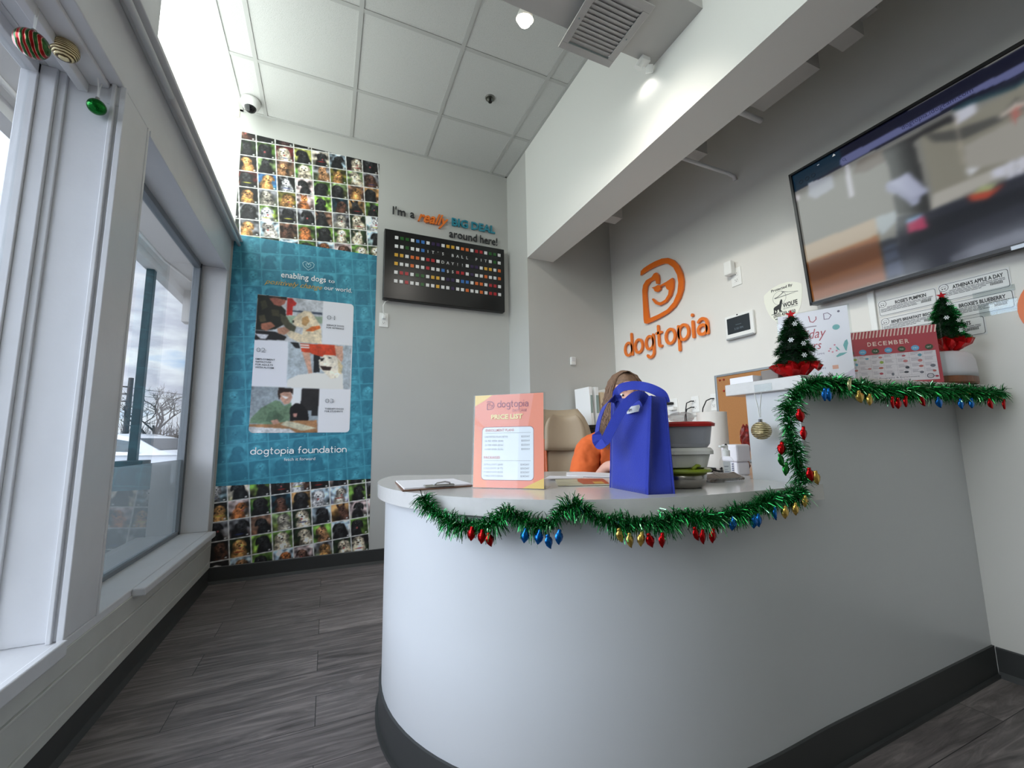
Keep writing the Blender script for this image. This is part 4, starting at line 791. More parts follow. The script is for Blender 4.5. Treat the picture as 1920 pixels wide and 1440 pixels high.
# ---------------------------------------------------------------- right wall fittings
o = outlet((XR, 1.765, 1.90), UY, NX, 'white wall outlet with a plug-in adapter, high on the right wall')
tag(MB().box(XR-.05, XR-.009, 1.762, 1.816, 1.915, 2.005).build('power_adapter', M['white_plastic'], bevel=.006), 'white block adapter plugged in high on the right wall', 'adapter')
tb = empty('wall_tablet', (XR, 1.765, 1.58), 'white wall-mounted touch panel with a dark screen', 'alarm panel')
MB().prism([(-.10, -.075), (.10, -.075), (.10, .075), (-.10, .075)], (XR, 1.765, 1.585), UY, VZ, NX, .022).build('panel_body', M['white_plastic'], tb, bevel=.008)
A = Art((XR-.0222, 1.765, 1.59), UY, VZ, NX, .0003); A.rrect(-.08, -.05, .078, .052, .004, (.07, .11, .14)); A.disc(-.004, .063, .005, (.05, .05, .05)); A.text('5:50 PM', -.03, -.03, .014, .06, (.42, .46, .50), 2); A.rect(-.02, .0, .02, .003, (.35, .4, .43), 2); A.build('screen', M['print'], tb)
A = Art((XR-.0195, 1.765, 1.585), UY, VZ, (-.8, 0, -.2), .0002)
MB().box(XR-.026, XR-.004, 1.672, 1.858, 1.505, 1.517).build('lower_bezel', mat('bezel_grey', (.62, .63, .64), .3), tb, bevel=.004)
# alarm company sticker
sk = Art((XR-.001, 0, 0), UY, VZ, NX, .0004)
for k, (c, pts) in enumerate(STICK): sk.poly(pts, c, 1 if k == 0 else 3)
sk.line(arc(-1.51, 1.680, .038, .039, 0, 360, 24), .0014, (.45, .45, .45), 2)
sk.text('Protected By', -1.553, 1.7255, .0155, .122, (.2, .2, .2), 3, bold=.02); sk.text('WOLFE', -1.495, 1.6175, .026, .082, (.08, .08, .08), 3, bold=.03)
sk.text('SECURITY SYSTEMS', -1.494, 1.607, .006, .08, (.35, .35, .35), 3); sk.text('(303) 439-9450', -1.553, 1.5745, .018, .124, (.12, .12, .12), 3, bold=.025)
o = sk.build('wall_sticker', M['print']); tag(o, 'pale shield-shaped security sticker with a black wolf on the right wall', 'sticker')
sol = o.modifiers.new('s', 'SOLIDIFY'); sol.thickness = .0003; sol.offset = -1
# flavour sheets
def sheet(y0, z0, w, h, title, tx, tw, label, th=.0155):
    A = Art((XR-.0015, y0, z0), UY, VZ, NX, .0003); A.rect(-.004, -.004, w+.004, h+.004, (.86, .86, .86), 1); d = (.17, .17, .18)
    A.rrect(0, 0, w, h, .008, d, 2); A.rrect(.0016, .0016, w-.0016, h-.0016, .007, (.87, .87, .87), 3)
    A.disc(.014, h-.014, .0155, d, 4, n=20); A.disc(.014, h-.014, .0138, (.88, .88, .88), 5, n=20)
    A.line(arc(.014, h-.016, .009, .007, 20, 160, 6), .0012, d, 6); A.disc(.010, h-.019, .003, d, 6, ry=.0022); A.disc(.018, h-.019, .003, d, 6, ry=.0022)
    if title: A.text(title, tx, h-.026, th, tw, (.10, .10, .11), 6, bold=.03)
    r_ = random.Random(len(title)+int(w*1000))
    for k in range(4):
        x = .006 if k > 0 else .03; zz = h-.033-k*.0058
        while x < w*(.62 if k > 1 else .93):
            q = r_.uniform(.008, .022); A.rect(x, zz, min(x+q, w-.01), zz+.0026, (.42, .42, .43), 6); x += q+.0018
    for k in range(9): A.rect(w-.05+k*.0038, h-.050, w-.0478+k*.0038, h-.040, (.3, .3, .3), 6)
    o = A.build('flavour_sheet', M['print']); m_ = o.modifiers.new('s', 'SOLIDIFY'); m_.thickness = .0004; m_.offset = -1
    return tag(o, label, 'notice', 'laminated treat notices under the television')
sheet(1.0535, 1.444, .201, .067, "ROSIE'S PUMPKIN", .062, .108, "white laminated notice headed ROSIE'S PUMPKIN under the television")
sheet(1.0515, 1.366, .200, .062, "BENJI'S BREAKFAST BISCUIT", .037, .155, "white laminated notice headed BENJI'S BREAKFAST BISCUIT", .013)
sheet(.840, 1.446, .197, .070, "ATHENA'S APPLE A DAY", .041, .143, "white laminated notice headed ATHENA'S APPLE A DAY")
sheet(.838, 1.366, .197, .066, "BROXIE'S BLUEBERRY", .049, .13, "white laminated notice headed BROXIE'S BLUEBERRY")
sheet(.838, 1.286, .112, .070, "CARROTS", .02, .055, 'small white notice ending in TS, half hidden by the right tinsel tree')
for y0, y1, z, lb in ((.745, .632, 1.440, 'shiny clear tape strip across the right end of two notices'), (.735, .632, 1.362, 'lower shiny clear tape patch on the BLUEBERRY notice')):
    tag(MB().box(XR-.0035, XR-.003, y1, y0, z-.012, z+.012 if z > 1.4 else z+.04).build('clear_tape', glass_mat('tape_film', .05), None), lb, 'tape')
tag(MB().box(XR-.014, XR, 1.063, 1.090, 1.10, 1.60).build('wall_moulding', M['white_plastic'], bevel=.003), 'narrow white vertical cable cover on the right wall under the television', 'cable cover')
tag(MB().prism([(-.50+.135*cos(2*pi*k/40), 1.345+.135*sin(2*pi*k/40)) for k in range(40)], (XR, 0, 0), UY, VZ, NX, .008).build('orange_decal', M['orange_sign']), 'left edge of a bright orange round decal at the far right of the wall', 'decal')
# television
tvr = empty('television', (XR, .7, 1.9), 'large wall television tilted forward showing a blurry camera view', 'television')
TO = Vector((2.270, 1.305, 1.569)); TU = Vector((0, -1, 0)); TV_ = Vector((-.0847, 0, .9964)).normalized(); TN = TU.cross(TV_)
if TN.x > 0: TN = -TN
SW, SH, NXg, NYg = 1.224, .688, 300, 168                 # the camera picture on screen is soft and blurred
gy, gx = np.mgrid[0:NYg, 0:NXg]; ux = .008+(gx/(NXg-1))*SW; uy = .010+(gy/(NYg-1))*SH; img = np.zeros((NYg, NXg, 3))
for k, (c, pts) in enumerate(SCREEN): paint(img, ux, uy, pts if k else [(-1, -1), (3, -1), (3, 3), (-1, 3)], c)
img = np.where((uy > .60)[..., None], blur(img, .7), blur(img, 1.7))
c0_ = (NXg*(.575+.075*(np.arange(NYg)/NYg))).astype(int)
for r_ in range(NYg): cc_ = np.arange(NXg); cc_ = np.where(cc_ > c0_[r_], 2*c0_[r_]-cc_, cc_); img[r_] = img[r_, np.clip(cc_, 0, NXg-1)]
picture('screen', TO+TU*.008+TV_*.010, TU, TV_, TN, SW, SH, img, M['screen'], tvr)
A = Art(TO, TU, TV_, TN, .0002); A.clip = (.008, 1.232, .010, .698)
A.text('dogtopia.idogcam.com', .467, .631, .020, .22, (.16, .17, .34), 6); A.line(arc(.245, .640, .006, .006, 0, 360, 10), .0018, (.18, .2, .36), 6); A.line([(.249, .635), (.255, .629)], .002, (.18, .2, .36), 6)
for x in (.045, .075, .105): A.line(arc(x, .645, .009, .009, 0, 360, 12), .003, (.05, .07, .12), 6)
A.rect(.13, .680, .14, .684, (.75, .78, .82), 6); A.poly([(.20, .682), (.215, .682), (.2075, .694)], (.9, .9, .9), 6)
A.build('browser_bar', M['screen'], tvr)
MB().prism([(-.004, -.004), (1.246, -.004), (1.246, .710), (-.004, .710)], TO-TN*.001, TU, TV_, -TN, .045).build('tv_case', M['black'], tvr, bevel=.004)
b = MB(); fr = [(-.004, -.004, 1.246, .010), (-.004, .700, 1.246, .710), (-.004, .0, .008, .706), (1.234, 0, 1.246, .706)]
for x0, y0, x1, y1 in fr: b.prism([(x0, y0), (x1, y0), (x1, y1), (x0, y1)], TO, TU, TV_, TN, .0125)
b.build('bezel', M['black'], tvr)
MB().prism([(.70, -.010), (.78, -.010), (.78, .004), (.70, .004)], TO+TN*.0125, TU, TV_, TN, .002).build('maker_badge', M['alu'], [c for c in tvr.children if c.name.startswith('tv_case')][0])
MB().box(2.30, XR, .5, .9, 1.75, 2.1).build('wall_bracket', M['black_rough'], tvr)
# ---------------------------------------------------------------- ceiling fittings
dc = empty('security_camera', (-.60, 3.29, CEIL), 'white dome security camera with a dark lens in the ceiling corner', 'security camera')
MB().lathe([(.0, 0), (.062, 0), (.062, -.02), (.056, -.045), (.045, -.062), (.0, -.062)], 28, (-.60, 3.29, CEIL-.004), (0, 0, 1)).build('housing', M['white_plastic'], dc, smooth=True)
MB().ell((-.60, 3.285, CEIL-.062), .040, .040, .040, 20, 12).build('lens_dome', mat('dome_lens', (.04, .04, .05), .08), dc, smooth=True)
sp = empty('fire_sprinkler', (1.002, 2.604, CEIL), 'small metal sprinkler head in the ceiling tiles', 'sprinkler')
MB().lathe([(0, 0), (.036, 0), (.034, -.006), (.024, -.008), (.022, -.003), (0, -.003)], 24, (1.002, 2.604, CEIL)).build('escutcheon', mat('brushed_metal', (.5, .5, .48), .3, .9), sp, smooth=True)
MB().tube([(1.002, 2.604, CEIL), (1.002, 2.604, CEIL-.03)], .007, 8).lathe([(0, 0), (.014, 0), (.014, -.003), (0, -.003)], 12, (1.002, 2.604, CEIL-.03)).build('sprinkler_head', mat('dark_metal', (.25, .25, .24), .4, .8), sp)
av = empty('air_vent', (1.10, 1.39, 2.79), 'square louvred air vent hanging under the ceiling bulkhead', 'vent')
VX0, VX1, VY0, VY1, VZ_ = .955, 1.255, 1.225, 1.56, 2.785
b = MB(); fw = .036; b.box(VX0, VX1, VY0, VY0+fw, VZ_, VZ_+.006).box(VX0, VX1, VY1-fw, VY1, VZ_, VZ_+.006).box(VX0, VX0+fw, VY0+fw, VY1-fw, VZ_, VZ_+.006).box(VX1-fw, VX1, VY0+fw, VY1-fw, VZ_, VZ_+.006)
b.build('vent_frame', M['vent'], av, bevel=.002)
for k in range(12):
    y = VY0+fw+.010+k*(VY1-VY0-2*fw-.016)/11.6
    MB().add([(VX0+fw, y-.010, VZ_+.003), (VX1-fw, y-.010, VZ_+.003), (VX1-fw, y+.018, VZ_+.013), (VX0+fw, y+.018, VZ_+.013), (VX0+fw, y-.010, VZ_+.005), (VX1-fw, y-.010, VZ_+.005), (VX1-fw, y+.018, VZ_+.015), (VX0+fw, y+.018, VZ_+.015)], [(3, 2, 1, 0), (4, 5, 6, 7), (0, 1, 5, 4), (2, 3, 7, 6), (1, 2, 6, 5), (3, 0, 4, 7)]).build('louvre', M['vent'], av)
MB().box(VX0+.02, VX1-.02, VY0+.02, 1.485, 2.812, 2.82).box(VX0+.02, VX0+.03, VY0+.03, VY1-.05, VZ_+.02, 2.82).box(VX1-.03, VX1-.02, VY0+.03, VY1-.05, VZ_+.02, 2.82).box(VX0+.02, VX1-.02, VY1-.026, VY1-.022, VZ_+.006, 2.815).build('duct_collar', M['galv'], av)
for x, y in ((VX0+.018, 1.40), (VX1-.018, 1.40)): MB().lathe([(0, 0), (.004, 0), (.003, -.002), (0, -.002)], 8, (x, y, VZ_)).build('screw', M['galv'], av)
bl = empty('ceiling_spotlight', (.775, 1.535, 2.86), 'glowing round spotlight lamp fixed to the face of the ceiling bulkhead', 'lamp')
MB().box(.755, .795, 1.49, 1.53, 2.86, 2.92).build('lamp_bracket', M['white_plastic'], bl, bevel=.003)
MB().lathe([(0, 0), (.030, 0), (.042, -.035), (.040, -.035), (.028, -.004), (0, -.004)], 24, (.775, 1.545, 2.885), (0, -.25, 1)).build('lamp_hood', M['white_plastic'], bl, smooth=True)
MB().ell((.775, 1.553, 2.853), .034, .034, .034, 16, 10).build('bulb', mat('bulb_glow', (1, 1, 1), .5, emit=(1, .97, .88), es=28), bl, smooth=True)
eb = empty('wall_spotlight', (1.43, 1.50, 2.80), 'small twin-headed lamp under the bulkhead grazing the header wall', 'lamp')
MB().box(1.385, 1.435, 1.455, 1.495, 2.795, 2.82).build('lamp_base', M['white_plastic'], eb, bevel=.003)
for x, s_ in ((1.392, -1), (1.447, 1)):
    MB().lathe([(0, 0), (.016, 0), (.020, .035), (0, .035)], 16, (x, 1.475, 2.80), (s_*.3, .5, -.8)).build('lamp_head', M['white_plastic'], eb, smooth=False)
d_ = lamp('spot_glow', 'SPOT', (1.43, 1.52, 2.775), .55, spot_size=radians(150), spot_blend=.8, shadow_soft_size=.015); aim(d_, (1.482, 1.62, 2.55)); par(d_, eb)
d_ = lamp('bulb_light', 'SPOT', (.775, 1.60, 2.82), 18, spot_size=radians(110), spot_blend=.9, shadow_soft_size=.03); aim(d_, (1.2, 2.7, 1.2)); par(d_, bl)
unseen_spot = empty('ceiling_spotlight', (.45, 1.13, 2.90), 'added spotlight lamp on the near face of the bulkhead, out of view', 'lamp')  # unseen extra lamp, added to brighten the right wall and ledge end
MB().box(.43, .47, 1.13, 1.17, 2.88, 2.94).build('lamp_bracket', M['white_plastic'], unseen_spot, bevel=.003)
MB().lathe([(0, 0), (.030, 0), (.042, -.035), (.040, -.035), (.028, -.004), (0, -.004)], 24, (.45, 1.11, 2.905), (-.3, .25, 1)).build('lamp_hood', M['white_plastic'], unseen_spot, smooth=True)
d_ = lamp('bulb_light', 'SPOT', (.46, 1.10, 2.85), 62, (1, .94, .84), spot_size=radians(62), spot_blend=1.0, shadow_soft_size=.04); aim(d_, (2.335, 1.95, 1.30)); par(d_, unseen_spot)  # beam of the added lamp, aimed under the header at the right wall
tm = empty('door_sensor', (1.886, YR, 1.555), 'small white sensor box on the recess wall', 'sensor')
box('sensor_body', M['white_plastic'], 1.862, 1.910, YR-.022, YR, 1.520, 1.588, tm, bevel=.005)
MB().box(1.868, 1.904, YR-.025, YR-.021, 1.55, 1.582).build('sensor_face', mat('soft_white', (.84, .84, .84), .4), tm, bevel=.003)
# ================================================================ reception counter
CX, CY, CR = .88, 1.515, .685
def front(x, off=0.0):
    """front face of the counter right of the half round: eases into the straight run to the wall"""
    if x <= .60:
        return CY-math.sqrt(max(0, (CR+off)**2-(x-CX)**2))
    if x < 1.35:
        t = (x-.60)/.75; r = CR+off; y0 = CY-math.sqrt(r*r-.28**2); m0 = -.28/math.sqrt(r*r-.28**2)*.75; y1 = .829-off; m1 = .018*.75
        return (2*t**3-3*t*t+1)*y0+(t**3-2*t*t+t)*m0+(-2*t**3+3*t*t)*y1+(t**3-t*t)*m1
    return .829-off+(x-1.35)*.018
A0_ = math.asin(.28/CR)
def outline(off, x1=XR, amax=118):
    r = CR+off; p = [(x1, front(x1, off))]+[(1.35-.75*k/14, front(1.35-.75*k/14, off)) for k in range(14)]
    a0 = math.degrees(math.asin(.28/r)); n = 24
    return p+[(CX-r*sin(radians(a)), CY-r*cos(radians(a))) for a in [a0+(amax-a0)*i/n for i in range(n+1)]]
def inner(off, x1=XR, amax=118):
    return outline(off, x1, amax)[::-1]
cnt = empty('reception_counter', (1.2, 1.1, 0), 'white curved reception counter with a raised ledge at its right end', 'counter')
XC = XR-.0005
def band(b, off_out, off_in, z0, z1): b.prism(outline(off_out, XC)+inner(off_in, XC), (0, 0, z0), (1, 0, 0), (0, 1, 0), (0, 0, 1), z1-z0)
b = MB(); band(b, 0, -.10, 0, .716); b.build('counter_wall', M['counter_paint'], cnt, smooth=True, sharp=30)
top = outline(.028, 1.322)+[(.30, 1.88), (.42, 1.80), (.62, 1.70), (.92, 1.69), (1.01, 1.63), (1.07, 1.44), (1.12, 1.40), (1.42, 1.39), (1.42, 1.02), (1.322, 1.02)]
MB().prism(top, (0, 0, .716), (1, 0, 0), (0, 1, 0), (0, 0, 1), .044).build('countertop', M['quartz'], cnt, bevel=.004, smooth=True, sharp=30)
fr_ = [(1.322, front(1.322))]+[(1.322+(XC-1.322)*k/8, front(1.322+(XC-1.322)*k/8)) for k in range(1, 9)]
MB().prism(fr_+[(XC, 1.005), (1.322, 1.005)], (0, 0, .7155), (1, 0, 0), (0, 1, 0), (0, 0, 1), 1.045-.7155).build('ledge_wall', M['counter_paint'], cnt, smooth=True, sharp=30)
MB().prism([(1.303, .803), (XC, .738), (XC, 1.07), (1.303, 1.07)], (0, 0, 1.045), (1, 0, 0), (0, 1, 0), (0, 0, 1), .040).build('ledge_top', M['quartz'], cnt, bevel=.003)
b = MB(); band(b, .008, -.02, 0, .107); band(b, .018, -.02, 0, .010); b.build('kick_skirt', M['base'], cnt, smooth=True, sharp=30)
# staff desk behind, along the right wall
ds = empty('staff_desk', (2.0, 1.9, 0), 'pale staff desk behind the counter along the right wall', 'desk')
MB().prism([(1.425, 1.06), (XR-.001, 1.06), (XR-.001, 2.45), (1.60, 2.45), (1.60, 1.38), (1.425, 1.38)], (0, 0, .712), (1, 0, 0), (0, 1, 0), (0, 0, 1), .033).build('desk_top', M['quartz'], ds, bevel=.003); box('side_panel', M['white_paint'], 1.75, XR-.001, 2.42, 2.445, 0, .712, ds)
# ---------------------------------------------------------------- things on the low counter
cz = .760
M['paper'] = mat('paper', (.93, .92, .94), .6); M['hardboard'] = mat('hardboard', (.45, .33, .26), .6, noise=.08, nscale=60); M['chrome'] = mat('chrome', (.75, .74, .73), .18, 1.0)
cb = empty('clipboard', (.33, 1.40, cz), 'brown clipboard with a white sheet near the rounded end of the counter', 'clipboard')
q = [(.205, 1.262), (.430, 1.285), (.430, 1.50), (.225, 1.545)]
MB().prism(q, (0, 0, cz+.0005), (1, 0, 0), (0, 1, 0), (0, 0, 1), .004).build('board', M['hardboard'], cb)
MB().prism([(.212, 1.272), (.424, 1.293), (.422, 1.50), (.226, 1.535)], (0, 0, cz+.0047), (1, 0, 0), (0, 1, 0), (0, 0, 1), .004).build('paper_sheet', M['paper'], cb)
b = MB(); b.box(.272, .362, 1.272, 1.30, cz+.009, cz+.0125).tube([(.272, 1.272, cz+.010), (.362, 1.281, cz+.010)], .0035, 8).tube([(.298, 1.28, cz+.012), (.305, 1.265, cz+.019), (.33, 1.263, cz+.022), (.346, 1.268, cz+.018), (.350, 1.285, cz+.012)], .0022, 6)
b.build('clip', M['chrome'], cb, smooth=False)
# price list in its clear stand
pl_o = Vector((.413, 1.250, cz)); pu = Vector((.166, -.147, 0)).normalized(); pv = Vector((.05, .057, .98)).normalized(); pn = pu.cross(pv)
if pn.y > 0: pn = -pn
ps = empty('price_list_stand', pl_o, 'coral pink DAYCARE PRICE LIST sheet in a clear stand on the counter', 'sign')
PW, PH = .222, .282
A = Art(pl_o+pv*.002, pu, pv, pn, .0002); A.rect(0, 0, PW, PH, (.97, .63, .56), 1)
A.poly([(0, .19), (PW*.17, .177), (.0, .215)], (.96, .58, .46), 2); A.poly([(0, 0), (.045, 0), (.02, .17), (.0, .19)], (.98, .62, .50), 2); A.poly([(PW, PH), (PW-.03, PH), (PW-.05, .17), (PW-.03, 0), (PW, 0)], (.96, .58, .47), 2)
A.poly([(0, PH), (0, PH-.034), (.030, PH-.018), (.058, PH)], (.98, .84, .55), 3); A.poly([(PW, 0), (PW, .03), (PW-.035, .014), (PW-.065, 0)], (.93, .78, .45), 3)
A.rrect(.026, .022, PW-.030, PH-.100, .012, (.62, .45, .50), 3); A.rrect(.0275, .0235, PW-.0315, PH-.1015, .011, (.93, .94, .96), 4)
pc = (.68, .42, .48)
lo = [(x, z) for _, pts in LOGO for x, z in pts]; lx0 = min(p[0] for p in lo); lz0 = min(p[1] for p in lo)
for _, pts in LOGO: A.poly([(.040+(x-lx0)*.058, .235+(z-lz0)*.058) for x, z in pts], pc, 5)
words(A, 'dogtopia', .076, .243, .0125, .098, pc, .0026, 5)
A.text('DAYCARE', .125, .227, .0085, .045, pc, 5); A.text('PRICE LIST', .056, .205, .0145, .102, (.86, .62, .40), 5, bold=.05); A.text('PRICE LIST', .055, .206, .0145, .102, (.99, .90, .68), 6, bold=.035)
A.text('ENROLLMENT PLANS', .038, .168, .0075, .092, (.78, .50, .47), 5, bold=.02); A.rect(.038, .1625, .182, .1632, (.45, .45, .48), 5)
for k, (t, p) in enumerate((('UNLIMITED PLAN ($750)', '$25/DAY'), ('3X PER WEEK ($360)', '$30/DAY'), ('2X PER WEEK ($256)', '$32/DAY'), ('1X PER WEEK ($136)', '$34/DAY'))):
    z = .149-k*.0125; A.text(t, .036, z, .0055, .074 if k == 0 else .060, (.45, .45, .48), 5); A.text(p, .180, z, .0055, .027, (.42, .42, .45), 5, align='R')
A.text('PACKAGES', .034, .086, .0075, .052, (.76, .44, .42), 5, bold=.02); A.rect(.034, .0795, .182, .0802, (.45, .45, .48), 5)
for k, (t, p) in enumerate((('20 FULL DAYS ($640)', '$34/DAY'), ('5 FULL DAYS ($175)', '$35/DAY'), ('10 HALF DAYS ($230)', '$23/DAY'), ('5 HALF DAYS ($120)', '$24/DAY'))):
    z = .066-k*.0112; A.text(t, .034, z, .0055, .062, (.50, .50, .53), 5); A.text(p, .178, z, .0055, .027, (.46, .46, .50), 5, align='R')
A.build('printed_sheet', M['print'], ps)
b = MB(); b.prism([(-.004, 0), (PW+.006, 0), (PW+.006, PH+.003), (-.004, PH+.003)], pl_o+pn*.0035, pu, pv, pn, .002); b.prism([(-.004, 0), (PW+.006, 0), (PW+.006, PH+.003), (-.004, PH+.003)], pl_o-pn*.002, pu, pv, -pn, .002)
b.build('acrylic_holder', M['acrylic'], ps)
MB().prism([(0, 0), (.23, 0), (.23, .06), (0, .06)], pl_o+Vector((-.002, .002, .0005)), pu, Vector((.66, .75, 0)), (0, 0, 1), .002).build('holder_foot', M['acrylic'], ps)
# papers
def flat(nm, pts, z, th, m, label, cat, curl=0):
    b = MB().prism(pts, (0, 0, z), (1, 0, 0), (0, 1, 0), (0, 0, 1), th); return tag(b.build(nm, m), label, cat)
flat('magazine', [(.655, 1.155), (.80, 1.090), (.885, 1.245), (.73, 1.305)], cz+.001, .004, mat('magazine_cover', (.83, .80, .68), .35, noise=.15, nscale=25), 'folded leaflet with an orange corner lying left of the blue bag', 'leaflet')
A = Art((0, 0, cz+.0052), (1, 0, 0), (0, 1, 0), (0, 0, 1), .0003); A.poly([(.725, 1.122), (.80, 1.092), (.884, 1.244), (.80, 1.275), (.755, 1.20)], (.80, .36, .20)); A.poly([(.76, 1.112), (.79, 1.10), (.82, 1.16), (.79, 1.17)], (.92, .70, .35), 2)
par(A.build('cover_print', M['print']), bpy.data.objects['magazine'])
flat('loose_sheet', [(.855, 1.44), (.955, 1.30), (1.062, 1.41), (1.000, 1.55), (.93, 1.565)], cz+.001, .003, M['paper'], 'white loose sheets between the bag and the seated person', 'paper')
flat('loose_sheet', [(.70, 1.33), (.82, 1.27), (.86, 1.33), (.77, 1.42)], cz+.0065, .001, M['paper'], 'small white folded sheet lying on the leaflet', 'paper')
# blue tote bag
M['blue'] = mat('blue_felt', (.13, .20, .62), .85, noise=.03, nscale=90, bump=.5, bscale=320, sheen=.2)
bg_ = empty('tote_bag', (.80, .93, cz), 'royal blue non-woven shopping bag with looped handles on the counter', 'bag')
A0, A1, A2 = Vector((.768, 1.045, cz)), Vector((.752, .868, cz)), Vector((.822, .850, cz)); A3 = A0+(A2-A1)*1.05
T0, T1, T2 = Vector((.786, 1.042, 1.020)), Vector((.784, .870, 1.014)), Vector((.828, .866, 1.010)); T3 = Vector((.842, 1.030, 1.012))
def panel(bm_, a, b, c, d, nseg, rng, amp, nv):
    vs = []; n = nseg
    for j in range(n+1):
        for i in range(n+1):
            s_, t = i/n, j/n; p = (a*(1-s_)+b*s_)*(1-t)+(d*(1-s_)+c*s_)*t
            w_ = sin(pi*s_)*sin(pi*t); p = p+nv*(amp*w_+.0025*sin(9*s_+5*t+rng)*w_+.002*sin(17*t-6*s_)*w_); vs.append(p)
    bm_.add(vs, [(j*(n+1)+i, j*(n+1)+i+1, (j+1)*(n+1)+i+1, (j+1)*(n+1)+i) for j in range(n) for i in range(n)])
b = MB()
nf = (A1-A0).cross(Vector((0, 0, 1))).normalized(); nf = nf if nf.x < 0 else -nf
ns = (A2-A1).cross(Vector((0, 0, 1))).normalized(); ns = ns if ns.y < 0 else -ns
panel(b, A0, A1, T1, T0, 12, 0, .006, nf); panel(b, A1, A2, T2, T1, 10, 1, -.016, ns); panel(b, A2, A3, T3, T2, 12, 2, .004, -nf); panel(b, A3, A0, T0, T3, 10, 3, -.008, -ns)
b.add([A0, A1, A2, A3], [(0, 1, 2, 3)])
o = b.build('bag_body', M['blue'], bg_, smooth=True); m_ = o.modifiers.new('s', 'SOLIDIFY'); m_.thickness = .0018
for p, q in ((A0, T0), (A1, T1), (A2, T2), (A3, T3)): MB().tube([p+(q-p)*t_/6 for t_ in range(7)], .0024, 6).build('edge_seam', M['blue'], bg_)
def strap(path, w, th, nm, parent, m, wdir):
    b = MB(); P = [Vector(p) for p in path]; Q = []
    for i in range(len(P)-1):       # smooth with Catmull-Rom
        p0, p1, p2, p3 = P[max(i-1, 0)], P[i], P[i+1], P[min(i+2, len(P)-1)]
        for k in range(6):
            t = k/6; Q.append(.5*((2*p1)+(p2-p0)*t+(2*p0-5*p1+4*p2-p3)*t*t+(3*p1-p0-3*p2+p3)*t**3))
    Q.append(P[-1]); vs = []
    for i, p in enumerate(Q):
        d = (Q[min(i+1, len(Q)-1)]-Q[max(i-1, 0)]).normalized(); nv = wdir(i/(len(Q)-1)); nv = (nv-d*nv.dot(d)).normalized(); wd = d.cross(nv); nn = nv
        vs += [p+wd*w/2+nn*th/2, p-wd*w/2+nn*th/2, p-wd*w/2-nn*th/2, p+wd*w/2-nn*th/2]
    k = len(Q); fs = [(i*4+j, i*4+(j+1) % 4, (i+1)*4+(j+1) % 4, (i+1)*4+j) for i in range(k-1) for j in range(4)]+[(3, 2, 1, 0), tuple(range(4*k-4, 4*k))]
    return b.add(vs, fs).build(nm, m, parent)
AL = (A1-A0).normalized()
strap([(.792, .893, .985), (.778, .889, 1.007), (.754, .887, 1.015), (.733, .898, 1.001), (.718, .921, .97), (.704, .943, .928), (.693, .962, .893), (.690, .985, .889), (.699, 1.003, .914), (.716, 1.011, .96), (.743, 1.015, 1.002), (.776, 1.019, 1.020), (.790, 1.02, 1.005)],
      .027, .0015, 'handle', bg_, M['blue'], lambda t: Vector((-.75, -.65, .1)) if t < .50 else (Vector((-.95, -.2, .2)) if t < .6 else Vector((-.25, -.2, .95)) if t < .68 else Vector((-1, .15, 0))))
strap([(.792, 1.012, .995), (.780, 1.010, 1.030), (.773, .984, 1.046), (.784, .957, 1.051), (.798, .929, 1.048), (.808, .895, 1.036), (.822, .872, 1.018), (.828, .868, .995)],
      .026, .0015, 'handle', bg_, M['blue'], lambda t: Vector((-.75, -.62, .25)))
A = Art(T0+AL*.088+nf*.0085-Vector((0, 0, .046)), AL, (T0-A0), nf, .0004); A.poly([(0, -.004), (.055, 0), (.062, .012), (.058, .018), (.0, .015)], (.80, .81, .83), 1); A.text('MIM', .004, .002, .009, .02, (.2, .2, .22), 3)
A.build('paper_label', M['print'], bg_)
# stacked food containers
M['steel'] = mat('steel', (.62, .60, .58), .22, 1.0); M['red_lid'] = mat('red_plastic', (.66, .13, .12), .35); M['green_lid'] = mat('olive_plastic', (.52, .58, .12), .35); M['cloudy'] = mat('cloudy_plastic', (.80, .79, .77), .3); M['grey_plastic'] = mat('pearl_plastic', (.66, .66, .69), .28, .35)
ccx, ccy = .950, .950
def rrp(w, d, r): return [(cx_+r*cos(radians(a+t)), cy_+r*sin(radians(a+t))) for cx_, cy_, a in ((w/2-r, d/2-r, 0), (-w/2+r, d/2-r, 90), (-w/2+r, -d/2+r, 180), (w/2-r, -d/2+r, 270)) for t in (0, 18, 36, 54, 72, 90)]
cu, cvv = Vector((.916, -.401, 0)), Vector((.401, .916, 0))
def tub(o, secs, closed=True):
    vs = []; n = len(rrp(1, 1, .2))
    for w_, d_, r_, z_ in secs: vs += [Vector(o)+cu*x+cvv*y+Vector((0, 0, z_)) for x, y in rrp(w_, d_, r_)]
    k = len(secs); return MB().add(vs, [(i*n+j, i*n+(j+1) % n, (i+1)*n+(j+1) % n, (i+1)*n+j) for i in range(k-1) for j in range(n)]+[tuple(range(n))[::-1], tuple(range((k-1)*n, k*n))])
c1 = empty('food_container', (ccx, ccy, cz), 'round steel bowl with an olive green lid, lowest of the container stack', 'container')
MB().lathe([(0, 0), (.052, 0), (.060, .006), (.066, .022), (.068, .044), (0, .044)], 32, (ccx, ccy, cz+.0005), sx=1.05).build('bowl', M['steel'], c1, smooth=True)
MB().lathe([(0, 0), (.080, 0), (.083, .004), (.080, .009), (.040, .012), (0, .012)], 32, (ccx, ccy, cz+.045)).build('bowl_lid', M['green_lid'], c1, smooth=False)
MB().tube([(ccx-.02, ccy-.062, cz+.055), (ccx-.008, ccy-.066, cz+.064), (ccx+.014, ccy-.062, cz+.064), (ccx+.024, ccy-.056, cz+.055)], .005, 8).build('lid_tab', M['green_lid'], c1, smooth=True)
